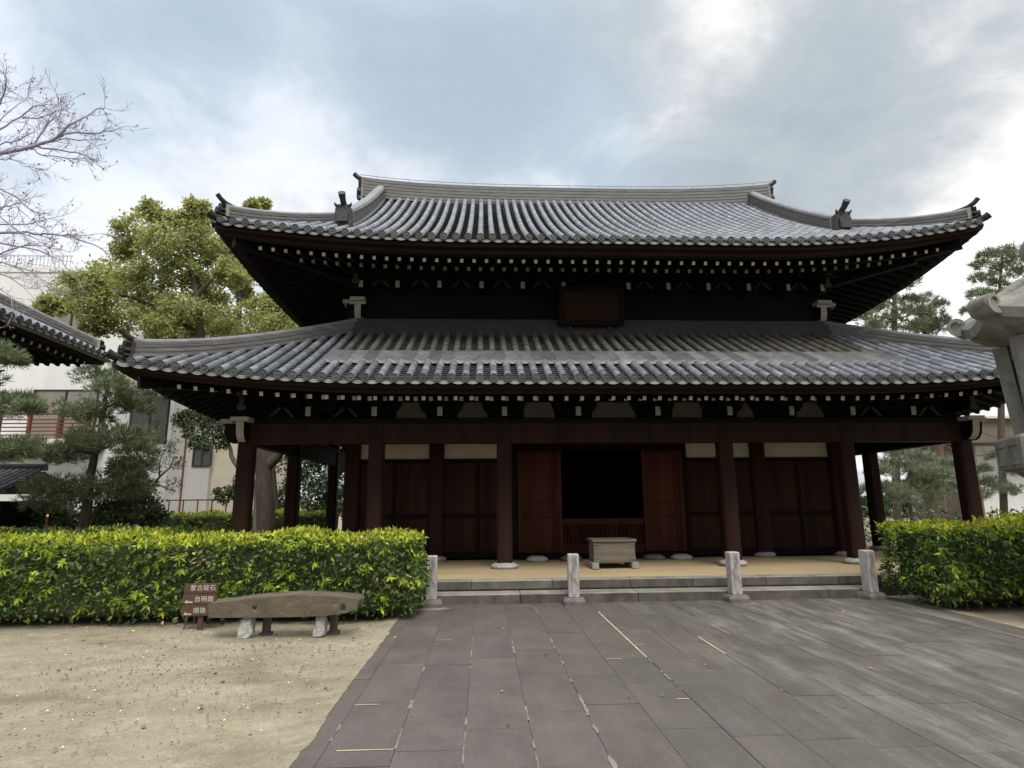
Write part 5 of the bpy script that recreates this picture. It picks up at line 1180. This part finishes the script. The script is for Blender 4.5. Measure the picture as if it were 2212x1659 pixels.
# pines at the left
Y = 7.2
pads = [cl(*q, Y, .7) for q in ((218, 812, 42), (245, 835, 34), (262, 862, 56), (290, 880, 34), (176, 890, 42), (205, 900, 30), (222, 948, 58), (180, 960, 40), (275, 945, 50), (298, 975, 30), (105, 975, 44), (140, 985, 36), (238, 1048, 58), (280, 1060, 40), (130, 1062, 56), (90, 1050, 30), (105, 1092, 44), (180, 1075, 44), (285, 1010, 40), (50, 965, 30))]
lines = [([g(182, Y), *L3([(186, 1110), (190, 1060), (197, 1020), (205, 980), (218, 930), (226, 880), (232, 840), (228, 805)], Y)], .17, .04), (L3([(190, 1065), (140, 1060), (95, 1075)], Y), .06, .02), (L3([(192, 1050), (235, 1045), (280, 1060)], Y), .06, .02), (L3([(205, 980), (150, 975), (110, 975)], Y), .05, .02), (L3([(218, 935), (260, 930), (290, 945)], Y), .05, .02), (L3([(224, 890), (190, 890)], Y), .05, .02), (L3([(228, 880), (262, 868), (290, 878)], Y), .04, .02)]
pine_tree('pine_tree', 'bending dark pine with layered pads before the white building', pads, lines, tufts=170, ln=.24, group='pines around the yard', w=.020, grow=1.28)
Y = -.8
pads = [cl(*q, Y, .5) for q in ((30, 872, 44), (-20, 880, 50), (62, 885, 22), (25, 780, 24), (-30, 760, 50), (20, 972, 44), (55, 980, 22), (-30, 985, 44), (-60, 820, 50))]
lines = [([g(-70, Y), *L3([(-66, 1000), (-55, 880), (-40, 780), (-60, 720)], Y)], .12, .03), (L3([(-60, 960), (10, 985), (40, 985)], Y), .04, .015), (L3([(-56, 880), (0, 890), (40, 885)], Y), .04, .015), (L3([(-45, 800), (10, 800)], Y), .03, .012)]
pine_tree('pine_tree', 'pine whose green pads reach in at the left frame edge under the open hall eaves', pads, lines, tufts=330, ln=.17, group='pines around the yard', w=.012, grow=1.15)
# small dark tree with bare forks
Y = 9.5
lines = [([g(302, Y), *L3([(306, 1100), (315, 1070), (330, 1050), (345, 1030), (368, 1010), (378, 985)], Y)], .075, .015), (L3([(318, 1065), (312, 1040), (310, 1010)], Y), .05, .012), (L3([(330, 1050), (350, 1050), (380, 1062)], Y), .035, .01), (L3([(345, 1030), (345, 1000), (355, 970)], Y), .03, .01)]
cl_ = [cl(*q, Y, .5) for q in ((318, 990, 22), (345, 975, 26), (370, 965, 20), (385, 1000, 16), (340, 1005, 18), (375, 1045, 18), (310, 1020, 16))]
leafy_tree('small_tree', 'small crooked tree with sparse dark twigs before the grey wing', 'tree', cl_, lines, 'darkleaf', 'bark', 16, 12, .08)
# tall pines beyond the right eaves
Y = 20.0
pads = [cl(*q, Y, 1) for q in ((1938, 602, 16), (1965, 608, 24), (1950, 622, 18), (1913, 650, 30), (1895, 668, 24), (1868, 687, 26), (1945, 676, 34), (1920, 700, 36), (1960, 650, 22), (1885, 706, 26), (1990, 700, 24))]
lines = [([g(1936, Y), *L3([(1935, 800), (1932, 700), (1932, 640), (1938, 595)], Y)], .22, .05), (L3([(1932, 690), (1890, 680)], Y), .07, .02), (L3([(1932, 660), (1915, 650)], Y), .06, .02), (L3([(1932, 690), (1965, 680)], Y), .06, .02)]
pine_tree('pine_tree', 'tall dark pine just right of the upper eaves, nearest to the hall roof', pads, lines, tufts=80, blades=11, ln=.36, group='pines around the yard', w=.035, barkm='bark')
Y = 22.0
pads = [cl(*q, Y, 1) for q in ((1993, 650, 28), (1985, 672, 26), (2010, 680, 30), (2030, 660, 16), (2034, 696, 24), (2000, 700, 36), (1970, 712, 30), (2015, 715, 30))]
lines = [([g(1998, Y), *L3([(1998, 800), (1996, 710), (1994, 645)], Y)], .20, .05), (L3([(1996, 700), (2030, 692)], Y), .06, .02), (L3([(1996, 680), (1975, 676)], Y), .05, .02)]
pine_tree('pine_tree', 'shorter warm-green pine between the eaves pine and the lantern', pads, lines, tufts=80, blades=11, ln=.36, group='pines around the yard', w=.035, barkm='bark', leafm='pinepale')
Y = 19.0
pads = [cl(*q, Y, 1) for q in ((2138, 552, 24), (2172, 546, 34), (2195, 556, 30), (2121, 574, 24), (2168, 580, 36), (2205, 590, 30), (2124, 602, 28), (2155, 612, 22), (2114, 636, 24), (2140, 640, 26), (2093, 672, 16), (2120, 660, 22), (2190, 630, 30), (2170, 670, 30), (2130, 690, 22))]
lines = [([g(2163, Y), *L3([(2163, 800), (2162, 680), (2161, 600), (2166, 545)], Y)], .18, .04)]+[(L3([(2161, y+10), (x, y)], Y), .05, .015) for x, y in ((2121, 574), (2124, 602), (2114, 636), (2095, 668), (2195, 560), (2195, 625))]
pine_tree('pine_tree', 'tall thin pine right behind the stone lantern roof', pads, lines, tufts=80, blades=11, ln=.34, group='pines around the yard', w=.032, barkm='bark')
# low pines behind the right porch
Y = 13.5
pads = [cl(*q, Y, .9) for q in ((1930, 1003, 36), (1982, 1018, 42), (2002, 1044, 38), (2036, 1026, 28), (1916, 1058, 36), (1950, 1074, 36), (1880, 1060, 28), (2017, 1076, 30), (1940, 978, 28), (1985, 985, 26), (1970, 1050, 36), (1900, 1020, 26), (2050, 1000, 22))]
lines = [([g(1968, Y), *L3([(1968, 1090), (1960, 1040), (1972, 1000), (1965, 970)], Y)], .14, .04), (L3([(1962, 1050), (2000, 1045), (2030, 1030)], Y), .05, .02), (L3([(1962, 1060), (1920, 1060)], Y), .05, .02)]
pine_tree('pine_tree', 'low spreading pale pine filling the view between the right porch columns', pads, lines, tufts=190, blades=11, ln=.26, group='pines around the yard', w=.020, leafm='pinepale')
Y = 17.5
pads = [cl(*q, Y, 1) for q in ((2045, 930, 24), (2010, 945, 22), (2138, 1042, 26), (2172, 1058, 34), (2060, 1055, 26), (2110, 1070, 30), (2190, 1020, 24), (2150, 985, 20), (2120, 1015, 18), (2185, 975, 24))]
lines = [([g(2032, Y), *L3([(2033, 1050), (2031, 980), (2030, 900), (2036, 820)], Y)], .20, .10), (L3([(2031, 960), (2090, 985), (2150, 985)], Y), .05, .02), (L3([(2031, 1030), (2080, 1060), (2140, 1050)], Y), .05, .02), (L3([(2031, 940), (2110, 930), (2190, 960)], Y), .04, .015)]
pine_tree('pine_tree', 'red-barked pine with thin branches seen left of the right corner column', pads, lines, tufts=150, blades=11, ln=.28, group='pines around the yard', w=.026, barkm='barkred', leafm='pinepale')
def distant_right():
    t = thing('distant_hall', 'distant low tan-walled building with a flat grey roof edge beyond the right corner column', 'building')
    a, c = at(2080, 905, 30), at(2280, 955, 30)
    b = MB(); b.box((a[0], 30, c[2]), (c[0]+8, 38, a[2])); b.box((a[0]+.4, 30.5, -.2), (a[0]+1, 37, c[2]-.02)); b.box((c[0]+4, 30.5, -.2), (c[0]+5, 37, c[2]-.02)); b.build('wall', mat('tan_boarding', (.11, .092, .07), (.15, .13, .10), 2, .85, (2, 2, .3)), t)
    b = MB(); b.box((a[0]+1.05, 32.5, -.2), (c[0]+3.9, 36.9, c[2]-.02)); b.build('plaster_wall', M['modern'], t)
    b = MB(); b.box((a[0]-.5, 29.6, a[2]+.003), (c[0]+9, 38.4, a[2]+.16)); b.build('roof', M['railwhite'], t)
    pos = []
    n = 9000; x = RNG.uniform(8, 75, n); hgt = 2.6+1.3*np.sin(x*.5)+.8*np.sin(x*1.7+1); p = np.stack([x, RNG.uniform(40, 48, n), RNG.uniform(0, 1, n)**.7*hgt], 1); d = RNG.normal(size=(n, 3))
    o = leaf_object('distant_trees', [(leaves(p, d, RNG.uniform(.4, .9, n), .4), 0)], [M['darkleaf']]); tag(o, 'low far line of dark trees and shrubs past the right porch', 'trees', kind='stuff')
    n = 2600; x = RNG.uniform(7.5, 16, n); p = np.stack([x, RNG.uniform(7, 11, n), RNG.uniform(0, 1, n)*(.95+.35*np.sin(x*2.1))], 1)
    o = leaf_object('undergrowth', [(leaves(p, RNG.normal(size=(n, 3)), RNG.uniform(.1, .2, n), .08), 0)], [M['darkleaf']]); tag(o, 'dark low undergrowth behind the short bright hedge', 'undergrowth', kind='stuff')
distant_right()

# bare winter tree reaching in from the left
def bare_tree():
    rg = random.Random(21); Y0 = -.5
    t = thing('bare_tree', 'bare winter tree with fine purplish twigs reaching in from the left edge', 'tree')
    trunk = [(-15.2, -.6, -.1), (-15.1, -.6, 2.2), (-14.8, -.5, 4.2), (-14.3, -.5, 6.0), (-13.8, -.5, 7.2)]
    fork, low = np.array(trunk[-1]), np.array(trunk[3])
    limbs = [(None, [(0, 332), (73, 316), (126, 296), (149, 273), (212, 236), (226, 232)], .050, .008), ('c', [(126, 296), (146, 288), (212, 288), (245, 281), (266, 273)], .022, .006), ('c', [(73, 316), (132, 322), (185, 336), (212, 348)], .018, .005), ('c', [(83, 312), (132, 299), (185, 302), (214, 322)], .016, .005),
             ('c', [(60, 320), (93, 336), (146, 342), (190, 344), (205, 365)], .014, .004), ('c', [(73, 316), (96, 276), (122, 250), (126, 215), (120, 200)], .018, .005), (None, [(-5, 281), (43, 253), (70, 230), (103, 225)], .028, .007), ('c', [(43, 253), (80, 256), (110, 245), (140, 232)], .014, .004),
             (None, [(0, 226), (10, 200), (14, 170), (12, 162)], .022, .006), (None, [(0, 310), (40, 305), (70, 285), (90, 262)], .02, .005), (None, [(0, 345), (30, 345), (55, 360), (70, 358)], .012, .004), (None, [(0, 260), (25, 240), (55, 215), (60, 205)], .014, .004),
             ('l', [(0, 408), (36, 428), (70, 455)], .026, .006), ('l', [(0, 504), (60, 503), (99, 506), (149, 509), (199, 528), (238, 551)], .036, .006), ('l', [(0, 485), (60, 485), (122, 468)], .022, .005), ('c', [(120, 507), (160, 512), (218, 504)], .014, .004), ('l', [(0, 524), (86, 541), (132, 564), (172, 607)], .026, .005),
             ('l', [(0, 567), (66, 584), (126, 630)], .024, .005), ('l', [(0, 548), (50, 531), (95, 530), (150, 545)], .02, .005), ('l', [(0, 450), (30, 440), (62, 470)], .018, .005), ('l', [(0, 590), (40, 610), (80, 650)], .018, .005), ('l', [(-5, 620), (20, 640), (30, 670)], .014, .004), ('l', [(0, 470), (45, 500), (90, 525), (130, 540)], .018, .005)]
    b = MB(); b.tube(trunk, [.24, .20, .16, .12, .08], 10); tw = MB()
    def twig(p, d, ln, r, lev):
        n = 4; pts = [p]; q = p; dd = d.copy()
        for i in range(n):
            dd = dd+np.array([rg.gauss(0, .16), rg.gauss(0, .16), rg.gauss(0, .16)+.03]); dd /= np.linalg.norm(dd); q = q+dd*ln/n; pts.append(q)
        tw.tube(pts, [r*(1-.5*i/n) for i in range(n+1)], 4, 0, False, False)
        if lev > 0:
            for i in range(1, n+1):
                for s in range(2):
                    if rg.random() < .42:
                        e = np.array([rg.gauss(0, .6), rg.gauss(0, .6), rg.gauss(0, .6)+.15]); e = dd+e*.85; e /= np.linalg.norm(e); twig(pts[i], e, ln*rg.uniform(.35, .62), max(.0034, r*.66), lev-1)
        elif rg.random() < .05: tw.lathe(q, [(.006, -.02), (.018, 0), (.004, .02)], 5, 1)
    for kind, px, r0, r1 in limbs:
        yy = Y0+rg.uniform(-.9, .9) if kind != 'c' else Y0; pts = [at(x, y, yy+rg.uniform(-.12, .12)*i) for i, (x, y) in enumerate(px)]
        if kind is None: pts = [fork-np.array([0, 0, rg.uniform(0, 1.2)])]+[at(-60, px[0][1]+25, yy)]+pts
        if kind == 'l': pts = [low-np.array([0, 0, rg.uniform(0, 1.5)])]+[at(-70, px[0][1]+20, yy)]+pts
        k = len(pts); Q = []
        for i in range(k-1):
            for f in (0, .33, .67): Q.append(pts[i]*(1-f)+pts[i+1]*f+np.array([rg.gauss(0, .012) for _ in range(3)]))
        Q.append(pts[-1]); n = len(Q); b.tube(Q, [1.12*(r0+(r1-r0)*i/(n-1)) for i in range(n)], 6)
        st = 0 if kind == 'c' else 4
        for i in range(st+1, n):
            d = Q[i]-Q[i-1]; d /= np.linalg.norm(d)
            for s in range(2 if i < n-1 else 3):
                if rg.random() < .50:
                    e = np.array([rg.gauss(0, .5), rg.gauss(0, .5), rg.gauss(0, .5)+.10]); e = d+e*.9; e /= np.linalg.norm(e); twig(Q[i], e, rg.uniform(.22, .55), .0055, 2)
    b.build('trunk', M['twig'], t); tw.build('crown', [M['twig'], M['bud']], t)
bare_tree()
